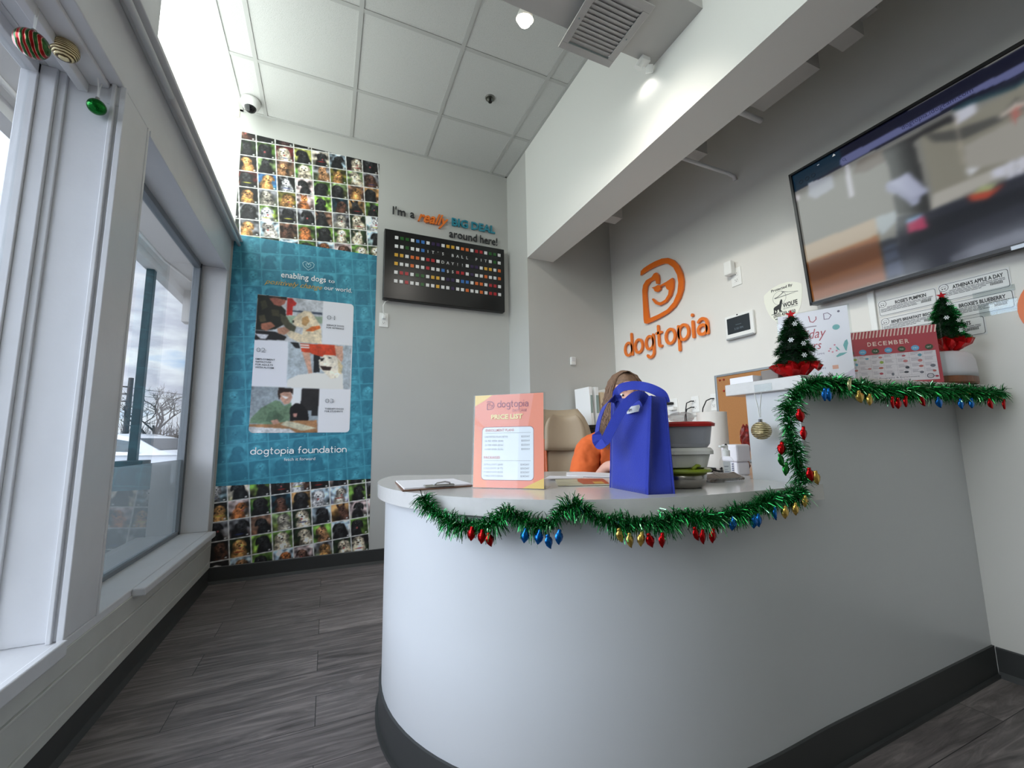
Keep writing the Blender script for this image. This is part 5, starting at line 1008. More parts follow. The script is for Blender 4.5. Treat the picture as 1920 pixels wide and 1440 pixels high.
c2 = empty('food_container', (ccx, ccy, cz+.06), 'cloudy plastic box with a clear lid, middle of the container stack', 'container')
tub((ccx, ccy, cz+.0585), [(.118, .118, .025, 0), (.135, .135, .028, .036)]).build('tub', M['cloudy'], c2, smooth=False, bevel=.002)
tub((ccx, ccy, cz+.0955), [(.150, .150, .03, 0), (.150, .150, .03, .010), (.140, .140, .03, .018)]).build('tub_lid', M['cloudy'], c2)
c3 = empty('food_container', (ccx, ccy, cz+.12), 'pearl grey box with a red lid, topmost of the container stack', 'container')
tub((ccx, ccy, cz+.1145), [(.128, .128, .030, 0), (.140, .140, .032, .010), (.150, .150, .030, .058)]).build('tub', M['grey_plastic'], c3)
tub((ccx, ccy, cz+.173), [(.162, .162, .03, 0), (.164, .164, .03, .008), (.150, .150, .03, .013), (.1, .1, .03, .0145)]).build('tub_lid', M['red_lid'], c3)
M['clear_bag'] = glass_mat('crinkled_film', .22, (.95, .95, .95))
def crinkle(nm, o, r, seed, m, label, cat, sz=1.0):
    rn = random.Random(seed); b = MB().ell((0, 0, 0), r, r*.8, r*sz, 14, 9); b.v = [(x*(1+rn.uniform(-.25, .2)), y*(1+rn.uniform(-.25, .2)), z*(1+rn.uniform(-.25, .15))) for x, y, z in b.v]
    q = b.build(nm, m); q.location = o; return tag(q, label, cat)
crinkle('plastic_bag', (ccx+.015, ccy, cz+.203), .045, 3, M['clear_bag'], 'crumpled clear plastic bag on top of the red lid', 'bag', .33)
# clear-lidded tray and sanitiser
pt = empty('treat_tray', (1.20, 1.02, cz), 'clear plastic tray of grey strips beside the containers', 'tray')
MB().lathe([(0, 0), (.075, 0), (.092, .010), (.094, .013), (.090, .013), (.073, .003), (0, .003)], 32, (1.18, 1.035, cz+.0005), sy=.8).build('tray_base', M['clear_bag'], pt, smooth=True)
rn = random.Random(4); b = MB()
for k in range(16):
    a = -.7+k*.10; x = 1.105+k*.0098; b.tube([(x, .985, cz+.006), (x+.008, 1.03, cz+.018+rn.uniform(0, .004)), (x+.020, 1.08, cz+.008)], .0045, 5)
b.build('grey_strips', mat('strip_grey', (.50, .45, .42), .4), pt); bpy.data.objects['grey_strips']['kind'] = 'stuff'
sb = empty('sanitiser_bottle', (1.345, 1.105, cz), 'clear pump bottle with a white label beside the ledge wall', 'bottle')
SO = Vector((1.300, 1.085, cz))
tub(SO+Vector((0, 0, .0005)), [(.042, .024, .010, 0), (.046, .028, .011, .004), (.046, .028, .011, .058), (.034, .024, .010, .068), (.018, .018, .008, .074)]).build('bottle_body', M['acrylic'], sb)
MB().lathe([(0, 0), (.013, 0), (.013, .020), (.008, .023), (.008, .032), (0, .032)], 16, SO+Vector((0, 0, .074))).build('pump_cap', M['white_plastic'], sb)
MB().box(SO.x-.030, SO.x+.008, SO.y-.006, SO.y+.006, cz+.104, cz+.112).build('pump_nozzle', M['white_plastic'], sb.children[-1], bevel=.003)
A = Art(SO+Vector((0, 0, .006))-cvv*.0147-cu*.020, cu, (0, 0, 1), -cvv, .0003); A.rect(0, 0, .026, .050, (.92, .93, .95)); A.rect(.003, .032, .018, .035, (.6, .62, .66), 2); A.rect(.003, .014, .020, .016, (.5, .52, .6), 2); A.rect(.003, .021, .014, .0225, (.6, .62, .66), 2)
for k in range(6): A.rect(.029, .004+k*.007, .037, .008+k*.007, (.42, .46, .62), 1)
A.build('bottle_label', M['print'], sb)
# ---------------------------------------------------------------- things on the staff desk and wall behind
dz = .745
pt_ = empty('paper_towel_roll', (1.62, 1.50, dz), 'standing white paper towel roll behind the containers', 'paper towel')
MB().lathe([(.018, 0), (.066, 0), (.066, .27), (.018, .27)], 32, (1.65, 1.44, dz+.001)).build('towel_roll', mat('tissue', (.90, .88, .85), .9, bump=.5, bscale=60), pt_, smooth=True, sharp=40)
MB().lathe([(0, 0), (.019, 0), (.019, .272), (0, .272)], 16, (1.65, 1.44, dz+.001)).build('cardboard_core', M['hardboard'], pt_)
ck = empty('cork_board', (XR-.02, 1.6, 1.05), 'cork notice board with an aluminium edge leaning above the staff desk', 'notice board')
box('cork_panel', mat('cork', (.66, .46, .28), .9, noise=.08, nscale=220), XR-.022, XR-.006, 1.09, 1.955, .765, 1.283, ck)
b = MB(); b.box(XR-.026, XR-.004, 1.955, 1.971, .75, 1.297).box(XR-.026, XR-.004, 1.075, 1.955, 1.283, 1.297).box(XR-.026, XR-.004, 1.075, 1.955, .75, .765).box(XR-.026, XR-.004, 1.075, 1.09, .765, 1.283).build('board_frame', M['alu'], ck, bevel=.002)
for y, z in ((1.93, 1.262), (1.90, 1.262), (1.905, 1.19)): MB().ell((XR-.026, y, z), .006, .006, .006, 8, 6).build('push_pin', M['red_lid'], ck, smooth=True)
tag(MB().box(XR-.028, XR-.0225, 1.52, 1.70, .80, 1.20).build('pinned_sheet', M['paper']), 'white sheet pinned to the cork board behind the ledge', 'paper')
cy_ = crinkle('sweet_bag', (1.64, 1.262, .895), .026, 6, mat('sweet_wrap', (.50, .15, .13), .25, noise=.8, nscale=60), 'red and green wrapped sweets standing in a bag behind the ledge end', 'sweets', 2.2)
crinkle('sweet_bag', (1.60, 1.262, .785), .035, 9, mat('sweet_wrap_gold', (.50, .24, .12), .3, noise=.5, nscale=50), 'small heap of red and gold sweets low behind the sanitiser bottle', 'sweets', .8)
pb = empty('card_box', (1.62, 1.28, dz), 'small white card box with a grey bow print behind the bottle', 'box')
MB().box(1.515, 1.600, 1.215, 1.290, dz+.055, dz+.125).box(1.52, 1.595, 1.22, 1.285, dz, dz+.055).build('box_body', M['paper'], pb, bevel=.008)
MB().ell((1.515, 1.262, dz+.115), .004, .008, .014, 8, 6).build('bow_print', M['black_rough'], pb)
b = MB(); rn = random.Random(8)
tag(b.tube([(1.48+.012*k+.02*sin(k*1.9), 1.40+.03*cos(k*1.3), dz+.008+.012*abs(sin(k*.9))) for k in range(16)], .004, 6).tube([(1.50+.01*k, 1.38+.02*sin(k*1.1), dz+.012+.006*cos(k)) for k in range(14)], .004, 6).build('cable_bundle', M['black_rough']), 'tangle of black cables on the staff desk beside the paper towels', 'cable')
outlet((XR, 2.372, 1.125), UY, NX, 'white wall outlet with black and white plugs just right of the blue bag', .10, .115)
outlet((XR, 2.160, 1.127), UY, NX, 'white wall plate with two black cords, middle one above the paper towels', .065, .11)
outlet((XR, 2.005, 1.127), UY, NX, 'white wall plate beside the left edge of the cork board', .05, .11)
pg = empty('plug', (XR-.03, 2.40, 1.13), 'black plug in the outlet just right of the blue bag', 'plug')
MB().box(XR-.040, XR-.0085, 2.35, 2.42, 1.140, 1.158).build('plug_body', M['black_rough'], pg, bevel=.006)
pg = empty('plug', (XR-.03, 2.37, 1.10), 'white charger block in the outlet just right of the blue bag', 'plug')
MB().box(XR-.045, XR-.0085, 2.325, 2.385, 1.098, 1.122).build('plug_body', M['white_plastic'], pg, bevel=.004)
for k, (y, z, lb) in enumerate(((2.168, 1.148, 'upper black cord looping down from the middle wall plate'), (2.168, 1.106, 'lower black cord dropping from the middle wall plate'), (2.000, 1.150, 'black cord curving from the plate beside the cork board'))):
    tag(MB().tube([(XR-.008, y, z), (XR-.03, y+.006, z), (XR-.045, y+.030, z-.012), (XR-.045, y+.042+.01*k, z-.06), (XR-.04, y+.046+.02*k, z-.16), (XR-.05, y+.05+.03*k, z-.34)], .0038, 8).build('power_cable', M['black_rough'], smooth=True), lb, 'cord')
# shelf with binders on the recess wall
shf = empty('low_shelf', (2.05, 2.88, 0), 'black low shelf unit against the recess wall', 'shelf')
box('shelf_top', M['black_rough'], 1.86, 2.30, 2.74, YR-.01, .985, 1.005, shf); box('shelf_body', M['black_rough'], 1.88, 2.28, 2.76, YR-.012, 0, .985, shf)
for k, (x, w_, h_, c, lb, tl) in enumerate(((1.885, .030, .30, (.93, .93, .93), 'thin white binder, leftmost on the black shelf, leaning', -.10), (1.935, .035, .30, (.90, .91, .91), 'white binder second from the left on the black shelf', -.06), (1.985, .035, .26, (.80, .72, .60), 'beige folder standing beside the white binders', -.03), (2.03, .06, .265, (.84, .80, .77), 'pale file box standing right of the beige folder', 0), (2.10, .10, .30, (.82, .81, .79), 'wide cream document box at the right of the shelf', 0))):
    r = empty('binder', (x, 2.88, 1.006), lb, 'binder', 'binders on the black shelf'); mm = mat('binder_card', c, .5)
    b = MB().box(x, x+w_, 2.77, 2.98, 1.006, 1.006+h_); b.v = [(vx-tl*(vz-1.006)-.0 if False else vx+tl*.5*(vz-1.006)*-.0+tl*(vz-1.006)*.45, vy, vz) for vx, vy, vz in b.v]
    b.build('spine', mm, r, bevel=.003)
    if k < 2: MB().box(x+.006+tl*.06, x+w_-.006+tl*.06, 2.767, 2.7695, 1.10, 1.24).build('spine_label', mat('label_grey', (.55, .62, .60), .5), r)
# ---------------------------------------------------------------- office chair
M['cream_leather'] = mat('tan_leather', (.67, .60, .51), .45, bump=.3, bscale=60); M['orange_vinyl'] = mat('orange_vinyl', (.74, .33, .13), .45)
ch = empty('office_chair', (1.535, 2.585, 0), 'tan high-back office chair with orange side stripes behind the counter', 'chair'); ch.rotation_euler = (0, 0, radians(-14)); LOCAL.add(ch.name)
def pad(w, h, d, oy, oz, tilt, nx=10, nz=10, top=.22):
    vs = []; rr = Matrix.Rotation(tilt, 3, 'X')
    for s_ in (0, 1):
        for j in range(nz+1):
            for i in range(nx+1):
                u_, v_ = i/nx*2-1, j/nz; ww = w/2*(1-.10*v_)*(1 if v_ < 1-top else math.sqrt(max(0, 1-((v_-(1-top))/top)**2*.62)))
                e_ = (1-abs(u_)**6)*(1-abs(2*v_-1)**8); p = Vector((u_*ww, (-d/2 if s_ == 0 else d/2)*(.35+.65*e_)+.05*u_*u_*-1, v_*h)); vs.append(rr@p+Vector((0, oy, oz)))
    n = (nx+1)*(nz+1); fs = []
    for j in range(nz):
        for i in range(nx):
            a = j*(nx+1)+i; fs += [(a, a+1, a+nx+2, a+nx+1), (n+a+nx+1, n+a+nx+2, n+a+1, n+a)]
    ed = [j*(nx+1) for j in range(nz+1)]+[nz*(nx+1)+i for i in range(1, nx+1)]+[j*(nx+1)+nx for j in range(nz-1, -1, -1)]+[i for i in range(nx-1, 0, -1)]
    fs += [(ed[i], ed[(i+1) % len(ed)], n+ed[(i+1) % len(ed)], n+ed[i]) for i in range(len(ed))]
    return MB().add(vs, fs)
pad(.50, .66, .085, .10, .46, radians(-8), top=.34).build('backrest', M['cream_leather'], ch, smooth=True)
pad(.31, .25, .05, .030, .82, radians(-8), top=.45).build('head_cushion', M['cream_leather'], ch, smooth=True)
pad(.28, .34, .045, .038, .50, radians(-8), top=.05).build('lumbar_cushion', M['cream_leather'], ch, smooth=True)
for s_ in (-1, 1):
    q_ = pad(.075, .40, .06, .022, .50, radians(-8), top=.05); q_.v = [(x+s_*(.178-.012*(z-.5)/.4), y, z) for x, y, z in q_.v]; q_.build('side_stripe', M['orange_vinyl'], ch, smooth=True)
MB().box(-.25, .25, -.38, .10, .42, .50).build('seat', M['cream_leather'], ch, bevel=.03, seg=3)
MB().tube([(0, -.14, .09), (0, -.14, .42)], .028, 12).build('gas_column', M['black_rough'], ch)
for k in range(5):
    a = k*2*pi/5; MB().tube([(0, -.14, .10), (.29*cos(a), -.14+.29*sin(a), .065)], [.025, .015], 8).build('base_leg', M['black_rough'], ch); lg_ = ch.children[-1]
    MB().lathe([(0, -.012), (.027, -.012), (.027, .012), (0, .012)], 12, (.29*cos(a), -.14+.29*sin(a), .028), (-sin(a), cos(a), 0)).build('caster', M['black_rough'], lg_)
for s_ in (-1, 1): MB().tube([(s_*.27, -.02, .45), (s_*.30, -.04, .62), (s_*.29, -.10, .66), (s_*.29, -.26, .66)], .014, 8).build('armrest', M['black_rough'], ch, smooth=True)
# ---------------------------------------------------------------- seated person
M['skin'] = mat('skin', (.86, .66, .58), .5, noise=.03, nscale=30); M['shirt'] = mat('orange_shirt', (.86, .40, .18), .85, bump=.4, bscale=150); M['hair'] = mat('curly_hair', (.47, .36, .28), .6, noise=.3, nscale=90); M['trousers'] = mat('dark_trousers', (.14, .15, .18), .8)
def skin_mesh(nm, verts, edges, radii, m, parent, root=0, sub=2):
    me = bpy.data.meshes.new(nm); me.from_pydata(verts, edges, []); o = bpy.data.objects.new(nm, me); COL.objects.link(o); me.materials.append(m)
    md = o.modifiers.new('skin', 'SKIN'); md.use_smooth_shade = True
    for i, r in enumerate(radii):
        sv = me.skin_vertices[0].data[i]; sv.radius = r if isinstance(r, tuple) else (r, r); sv.use_root = (i == root)
    s_ = o.modifiers.new('sub', 'SUBSURF'); s_.levels = sub; s_.render_levels = sub
    par(o, parent); return o
pe = empty('person', (1.312, 1.645, -.012), 'seated person with curly brown hair and orange shirt behind the blue bag', 'person'); pe.rotation_euler = (0, 0, radians(-25)); LOCAL.add(pe.name)
# local frame: +x is the sitter's left as seen from the camera right, -y is forward
V = [(0, .10, .50), (0, .11, .64), (0, .09, .78), (0, .05, .90), (0, .02, .965), (0, -.005, 1.01), (0, -.015, 1.06),
     (-.10, .06, .885), (-.175, .05, .865), (-.215, .0, .74), (-.20, -.07, .66), (-.13, -.20, .80), (-.09, -.26, .792),
     (.10, .06, .885), (.175, .05, .865), (.215, .0, .74), (.20, -.07, .66), (.13, -.20, .80), (.09, -.26, .792),
     (-.09, .08, .49), (-.11, -.28, .50), (-.11, -.30, .28), (-.11, -.30, .08), (-.11, -.42, .04),
     (.09, .08, .49), (.11, -.28, .50), (.11, -.30, .28), (.11, -.30, .08), (.11, -.42, .04)]
E_ = [(0, 1), (1, 2), (2, 3), (3, 4), (4, 5), (5, 6), (3, 7), (7, 8), (8, 9), (9, 10), (10, 11), (11, 12), (3, 13), (13, 14), (14, 15), (15, 16), (16, 17), (17, 18), (0, 19), (19, 20), (20, 21), (21, 22), (22, 23), (0, 24), (24, 25), (25, 26), (26, 27), (27, 28)]
R_ = [(.14, .11), (.13, .10), (.14, .10), (.11, .08), .048, .046, .05, .06, .052, .042, .037, .027, .022, .06, .052, .042, .037, .027, .022, .09, .065, .052, .038, .03, .09, .065, .052, .038, .03]
bd0 = skin_mesh('body0', V, E_, R_, M['skin'], pe)
SV = V[:5]+V[7:11]+V[13:17]; SE = [(0, 1), (1, 2), (2, 3), (3, 4), (3, 5), (5, 6), (6, 7), (7, 8), (3, 9), (9, 10), (10, 11), (11, 12)]
SV[4] = (0, .03, .94); SV[8] = (-.222, -.03, .70); SV[12] = (.222, -.03, .70)
skin_mesh('shirt', SV, SE, [(.16, .13), (.15, .12), (.16, .12), (.13, .095), .062, .075, .072, .066, .066, .075, .072, .066, .066], M['shirt'], pe)
shm = [c for c in pe.children if c.name.startswith('shirt')][0]; shm.modifiers['sub'].levels = 4; shm.modifiers['sub'].render_levels = 4; tx_ = bpy.data.textures.new('folds', 'CLOUDS'); tx_.noise_scale = .055; md = shm.modifiers.new('d', 'DISPLACE'); md.texture = tx_; md.strength = .022; md.mid_level = .45
skin_mesh('trousers', [V[0]]+V[19:23]+V[24:28], [(0, 1), (1, 2), (2, 3), (3, 4), (0, 5), (5, 6), (6, 7), (7, 8)], [(.15, .12), .105, .08, .066, .055, .105, .08, .066, .055], M['trousers'], pe)
# head: one shaped surface with brow, nose, cheeks and chin
hb = MB().ell((0, 0, 0), .073, .092, .112, 32, 22); hv = []
for x, y, z in hb.v:
    if z < -.02: x *= 1-.32*((-z-.02)/.092)**1.5
    if y < 0:
        y *= 1-.10*max(0, z/.11); g_ = math.exp(-((x/.014)**2+((z+.012)/.022)**2)); y -= .020*g_
        g_ = math.exp(-((x/.035)**2+((z-.035)/.012)**2)); y -= .005*g_
        for sx_ in (-1, 1): y += .009*math.exp(-(((x-sx_*.03)/.014)**2+((z-.012)/.010)**2))
        y -= .005*math.exp(-((x/.022)**2+((z+.048)/.007)**2)); y -= .006*math.exp(-((x/.02)**2+((z+.088)/.015)**2))
    hv.append((x, y, z))
hb.v = hv; rh = Matrix.Rotation(radians(12), 3, 'X'); HC = Vector((0, -.025, 1.115))
hb.v = [tuple(HC+rh@Vector(p)) for p in hb.v]
def hp(x, y, z): return HC+rh@Vector((x, y, z))
for s_ in (-1, 1):
    hb.ell(hp(s_*.074, .005, 0), .008, .017, .028, 12, 10)
    hx = s_*.09; P0 = Vector((hx, -.29, .784)); hb.ell(P0, .034, .046, .015, 16, 10)
    for k in range(4):
        fx = hx+(-.026+.0175*k); ln = (.055, .066, .062, .048)[k]; hb.tube([(fx, -.318, .787), (fx, -.318-ln*.45, .790), (fx, -.318-ln*.8, .783), (fx, -.318-ln, .776)], [.0088, .0084, .0076, .006], 8)
    hb.tube([(hx-s_*.026, -.275, .783), (hx-s_*.048, -.30, .784), (hx-s_*.052, -.325, .780)], [.011, .0095, .0075], 8)
dg = bpy.context.evaluated_depsgraph_get(); ev = bd0.evaluated_get(dg); me = ev.to_mesh()
hb.add([v.co.copy() for v in me.vertices], [tuple(p.vertices) for p in me.polygons]); ev.to_mesh_clear(); bpy.data.objects.remove(bd0)
bdy = hb.build('body', M['skin'], pe, smooth=True); md = bdy.modifiers.new('r', 'REMESH'); md.mode = 'VOXEL'; md.voxel_size = .0042; md.use_smooth_shade = True
md = bdy.modifiers.new('sm', 'SMOOTH'); md.factor = .5; md.iterations = 2
dg = bpy.context.evaluated_depsgraph_get(); nm_ = bpy.data.meshes.new_from_object(bdy.evaluated_get(dg)); bdy.modifiers.clear(); bdy.data = nm_
for p in nm_.polygons: p.use_smooth = True
for s_ in (-1, 1):
    MB().ell(hp(s_*.030, -.0745, .012), .011, .009, .007, 12, 8).build('eye', mat('eye_white', (.9, .9, .9), .2), pe, smooth=True)
    MB().ell(hp(s_*.030, -.0820, .012), .005, .003, .005, 10, 6).build('iris', mat('iris', (.2, .14, .1), .2), pe.children[-1], smooth=True)
    MB().tube([hp(s_*.016, -.090, .034), hp(s_*.030, -.091, .039), hp(s_*.045, -.083, .035)], .0028, 6).build('eyebrow', M['hair'], pe, smooth=True)
MB().tube([hp(-.022, -.086, -.050), hp(0, -.092, -.048), hp(.022, -.086, -.050)], .0045, 8).build('lips', mat('lips', (.72, .42, .40), .4), pe, smooth=True)
rn = random.Random(21); b = MB()
cap = MB().ell((0, .010, .010), .0775, .092, .1075, 48, 34); cap.v = [tuple(HC+rh@Vector(p)) for p in cap.v if True]
keep = []
for f in cap.f:
    c_ = sum((Vector(cap.v[i]) for i in f), Vector())/len(f)-HC; c_ = rh.inverted()@c_
    if not (c_.y < -.035 and c_.z < .062 and abs(c_.x) < .066): keep.append(f)
b.add(cap.v, keep)
for k in range(1500):                 # loose waves from a centre parting down past the shoulders
    a = rn.uniform(-.62, pi+.62); side = 1 if cos(a) > 0 else -1; top = rn.uniform(.35, 1)
    p0 = Vector((side*.006*rn.random(), -.045+.09*rn.random(), .118)); rx, ry = .080*rn.uniform(.97, 1.10), .094*rn.uniform(.97, 1.08)
    L = rn.uniform(.17, .26); ph = rn.uniform(0, 6.28); fr_ = rn.uniform(.6, 1.3); path = []
    for t in range(14):
        u_ = t/13
        if u_ < .35: q = u_/.35; th = q*pi/2; p = Vector((cos(a)*rx*sin(th), .010+sin(a)*ry*sin(th), .012+.108*cos(th)*(1+.02*rn.uniform(-1, 1)))); p = p0.lerp(p, min(1, q*2.5)); dn = Vector((0, 0, 0))
        else: q = (u_-.35)/.65; p = Vector((cos(a)*(rx+.040*q**.8), .010+sin(a)*(ry+.015*q), .012)); dn = Vector((0, 0, -L*q))
        w_ = .011*u_*fr_; path.append(HC+rh@p+dn+Vector((w_*sin(ph+t*2.1), w_*cos(ph+t*2.3), w_*.4*sin(ph*2+t))))
    if path[5].y > -9 and sin(a) < -.25 and abs(cos(a)) < .70: continue
    b.tube(path, [.0021]*11+[.0018, .0012, .0006], 4, caps=False)
b.build('hair', M['hair'], pe, smooth=True)

st_ = empty('stool', (1.33, 1.72, 0), 'black round stool under the seated person behind the counter', 'stool')
MB().lathe([(0, 0), (.17, 0), (.18, .02), (.18, .045), (.16, .06), (0, .06)], 28, (1.345, 1.715, .345)).build('seat', M['black_rough'], st_)
MB().tube([(1.345, 1.715, .03), (1.345, 1.715, .345)], .025, 12).build('column', M['chrome'], st_)
MB().lathe([(0, 0), (.21, 0), (.20, .012), (.04, .03), (0, .03)], 28, (1.345, 1.715, 0)).build('base', M['chrome'], st_)

# ================================================================ Christmas decorations
M['tinsel'] = mat('green_tinsel', (.13, .50, .25), .14, .85, noise=.45, nscale=60)
M['tinsel_lt'] = mat('bright_tinsel', (.55, .80, .60), .10, .95, noise=.3, nscale=60)
M['tinsel_dk'] = mat('dark_tinsel', (.05, .26, .11), .3, .6, noise=.4, nscale=60)
FO = {'r': mat('red_foil', (.70, .05, .07), .2, .85), 'b': mat('blue_foil', (.10, .42, .74), .2, .85), 'g': mat('gold_foil', (.84, .70, .36), .2, .9), 'n': mat('green_foil', (.16, .50, .22), .2, .85), 'y': mat('pale_foil', (.80, .80, .60), .18, .85)}
def smooth_path(P, per=10):
    P = [Vector(p) for p in P]; Q = []
    for i in range(len(P)-1):
        p0, p1, p2, p3 = P[max(i-1, 0)], P[i], P[i+1], P[min(i+2, len(P)-1)]
        for k in range(per):
            t = k/per; Q.append(.5*((2*p1)+(p2-p0)*t+(2*p0-5*p1+4*p2-p3)*t*t+(3*p1-p0-3*p2+p3)*t**3))
    return Q+[P[-1]]
def tinsel(path, n, L, seed, w=.0021, droop=.25):
    rn = random.Random(seed); Q = smooth_path(path); b = MB(); seg = [(Q[i+1]-Q[i]).length for i in range(len(Q)-1)]; tot = sum(seg); acc = [0]
    for s_ in seg: acc.append(acc[-1]+s_)
    j = 0
    for k in range(n):
        d = (k+rn.random())/n*tot
        while j < len(seg)-1 and acc[j+1] < d: j += 1
        p = Q[j].lerp(Q[j+1], (d-acc[j])/max(seg[j], 1e-6)); t = (Q[j+1]-Q[j]).normalized()
        r = Vector((rn.gauss(0, 1), rn.gauss(0, 1), rn.gauss(-droop, 1))); r = (r-t*r.dot(t)*.75).normalized(); ln = L*rn.uniform(.55, 1.15)*(1+.25*sin(d*55+seed))
        sd = r.cross(Vector((rn.gauss(0, 1), rn.gauss(0, 1), rn.gauss(0, 1)))).normalized()*w/2; m_ = p+r*ln*.55+Vector((0, 0, .003)); e = p+r*ln+Vector((0, 0, -ln*.14))
        b.add([p-sd, p+sd, m_+sd, m_-sd, e+sd*.5, e-sd*.5], [(0, 1, 2, 3), (3, 2, 4, 5)])
    b.tube(Q, .0022, 5); return b
def foil_bulb(p, c, parent, rn, up=Vector((0, 0, 1)), nrm=None, s_=1.0):
    nrm = nrm or Vector((-.3+rn.uniform(-.4, .4), -1, rn.uniform(-.3, .3))).normalized(); d = (-up+Vector((rn.uniform(-.35, .35), 0, 0))).normalized(); sd = d.cross(nrm).normalized(); nn = sd.cross(d)
    prof = [(-.016, .004), (-.012, .0055), (-.009, .005), (-.006, .0085), (.0, .0105), (.008, .0085), (.014, .004), (.0175, .0)]
    L = [Vector(p)+d*a*s_+sd*w_*s_ for a, w_ in prof]; R = [Vector(p)+d*a*s_-sd*w_*s_ for a, w_ in prof[:-1]][::-1]; C_ = [Vector(p)+d*a*s_+nn*.0035*s_ for a, w_ in prof]
    vs = L+R+C_; k = len(prof); fs = []
    for i in range(k-1): fs.append((i, i+1, 2*k-1+i+1, 2*k-1+i))
    n_ = 2*k-1
    for i in range(k-1):
        a = n_-1-i; c2 = n_-2-i if i < k-2 else k-1; fs.append((a, n_+i, n_+i+1, c2))
    o = MB().add(vs, fs).build('foil_bulb', FO[c], parent, smooth=True); m_ = o.modifiers.new('s', 'SOLIDIFY'); m_.thickness = .0012
G1 = [(0.238, 1.150, .756), (0.262, 1.108, 0.722), (0.298, 1.053, 0.700), (0.338, 1.006, 0.698), (0.375, 0.966, 0.708), (0.394, 0.950, 0.738), (0.414, 0.935, 0.728), (0.434, 0.920, 0.713), (0.475, 0.890, 0.708), (0.507, 0.871, 0.744), (0.529, 0.858, 0.752), (0.577, 0.834, 0.724), (0.61, 0.820, 0.712), (0.67, 0.797, 0.710), (0.728, 0.783, 0.708), (0.764, 0.777, 0.723), (0.838, 0.769, 0.708), (0.921, 0.770, 0.712), (1.0, 0.770, 0.723), (1.083, 0.772, 0.738), (1.193, 0.775, 0.742), (1.225, .782, .752)]
G2 = [(1.238, .785, .765), (1.232, .79, .80), (1.218, .79, .85), (1.208, .79, .91), (1.214, .79, .97), (1.240, .785, 1.022), (1.290, .770, 1.050), (1.37, .760, 1.058), (1.48, .757, 1.050), (1.60, .752, 1.042), (1.70, .745, 1.040), (1.80, .738, 1.046), (1.93, .730, 1.048), (2.10, .716, 1.046), (2.24, .705, 1.044), (2.30, .700, 1.05)]
ga = empty('tinsel_garland', G1[0], 'green tinsel garland looping along the curved low counter edge', 'garland')
tinsel(G1, 5600, .030, 1).build('tinsel', M['tinsel'], ga); tinsel(G1, 420, .032, 31, .0026).build('silver_strands', M['tinsel_lt'], ga)
gb = empty('tinsel_garland', G2[0], 'green tinsel garland climbing the ledge end and running along the raised ledge', 'garland')
tinsel(G2, 6800, .034, 2).build('tinsel', M['tinsel'], gb); tinsel(G2, 620, .036, 32, .0026).build('silver_strands', M['tinsel_lt'], gb)
rn = random.Random(4)
for c, x, y, z in [('r', 0.324, 1.004, 0.689), ('r', 0.343, 0.985, 0.684), ('r', 0.357, 0.97, 0.679), ('b', 0.422, 0.915, 0.692), ('b', 0.448, 0.896, 0.690), ('b', 0.466, 0.883, 0.681), ('b', 0.486, 0.871, 0.691), ('g', 0.608, 0.811, 0.694), ('g', 0.628, 0.803, 0.683), ('g', 0.653, 0.795, 0.685), ('r', 0.672, 0.789, 0.681), ('r', 0.701, 0.782, 0.680), ('r', 0.787, 0.766, 0.688), ('r', 0.805, 0.764, 0.680), ('r', 0.833, 0.761, 0.680), ('b', 0.906, 0.765, 0.70), ('b', 0.979, 0.765, 0.698), ('b', 0.997, 0.765, 0.70), ('b', 1.061, 0.765, 0.711), ('g', 1.099, 0.765, 0.711), ('g', 1.142, 0.765, 0.716), ('g', 1.185, 0.765, 0.733)]:
    foil_bulb((x, y-.012, z-.004), c, ga, rn)
for c, x, y, z in [('r', 1.205, 0.755, 0.959), ('r', 1.212, 0.755, 0.910), ('r', 1.165, 0.79, 0.869), ('n', 1.158, 0.79, 0.837), ('n', 1.175, 0.79, 0.812), ('r', 1.205, 0.745, 0.799), ('g', 1.222, 0.74, 0.790), ('b', 1.290, 0.735, 1.018), ('b', 1.310, 0.735, 1.018), ('y', 1.387, 0.72, 1.049), ('g', 1.443, 0.727, 1.015), ('g', 1.493, 0.727, 1.008), ('r', 1.615, 0.727, 1.002), ('r', 1.645, 0.727, 1.0), ('r', 1.692, 0.727, 1.006), ('r', 1.777, 0.72, 1.010), ('b', 1.86, 0.712, 1.006), ('b', 1.988, 0.705, 1.003), ('b', 2.05, 0.700, 1.006), ('r', 2.16, 0.69, 1.006), ('r', 2.25, 0.685, 1.004)]:
    foil_bulb((x, y, z), c, gb, rn, s_=1.15)
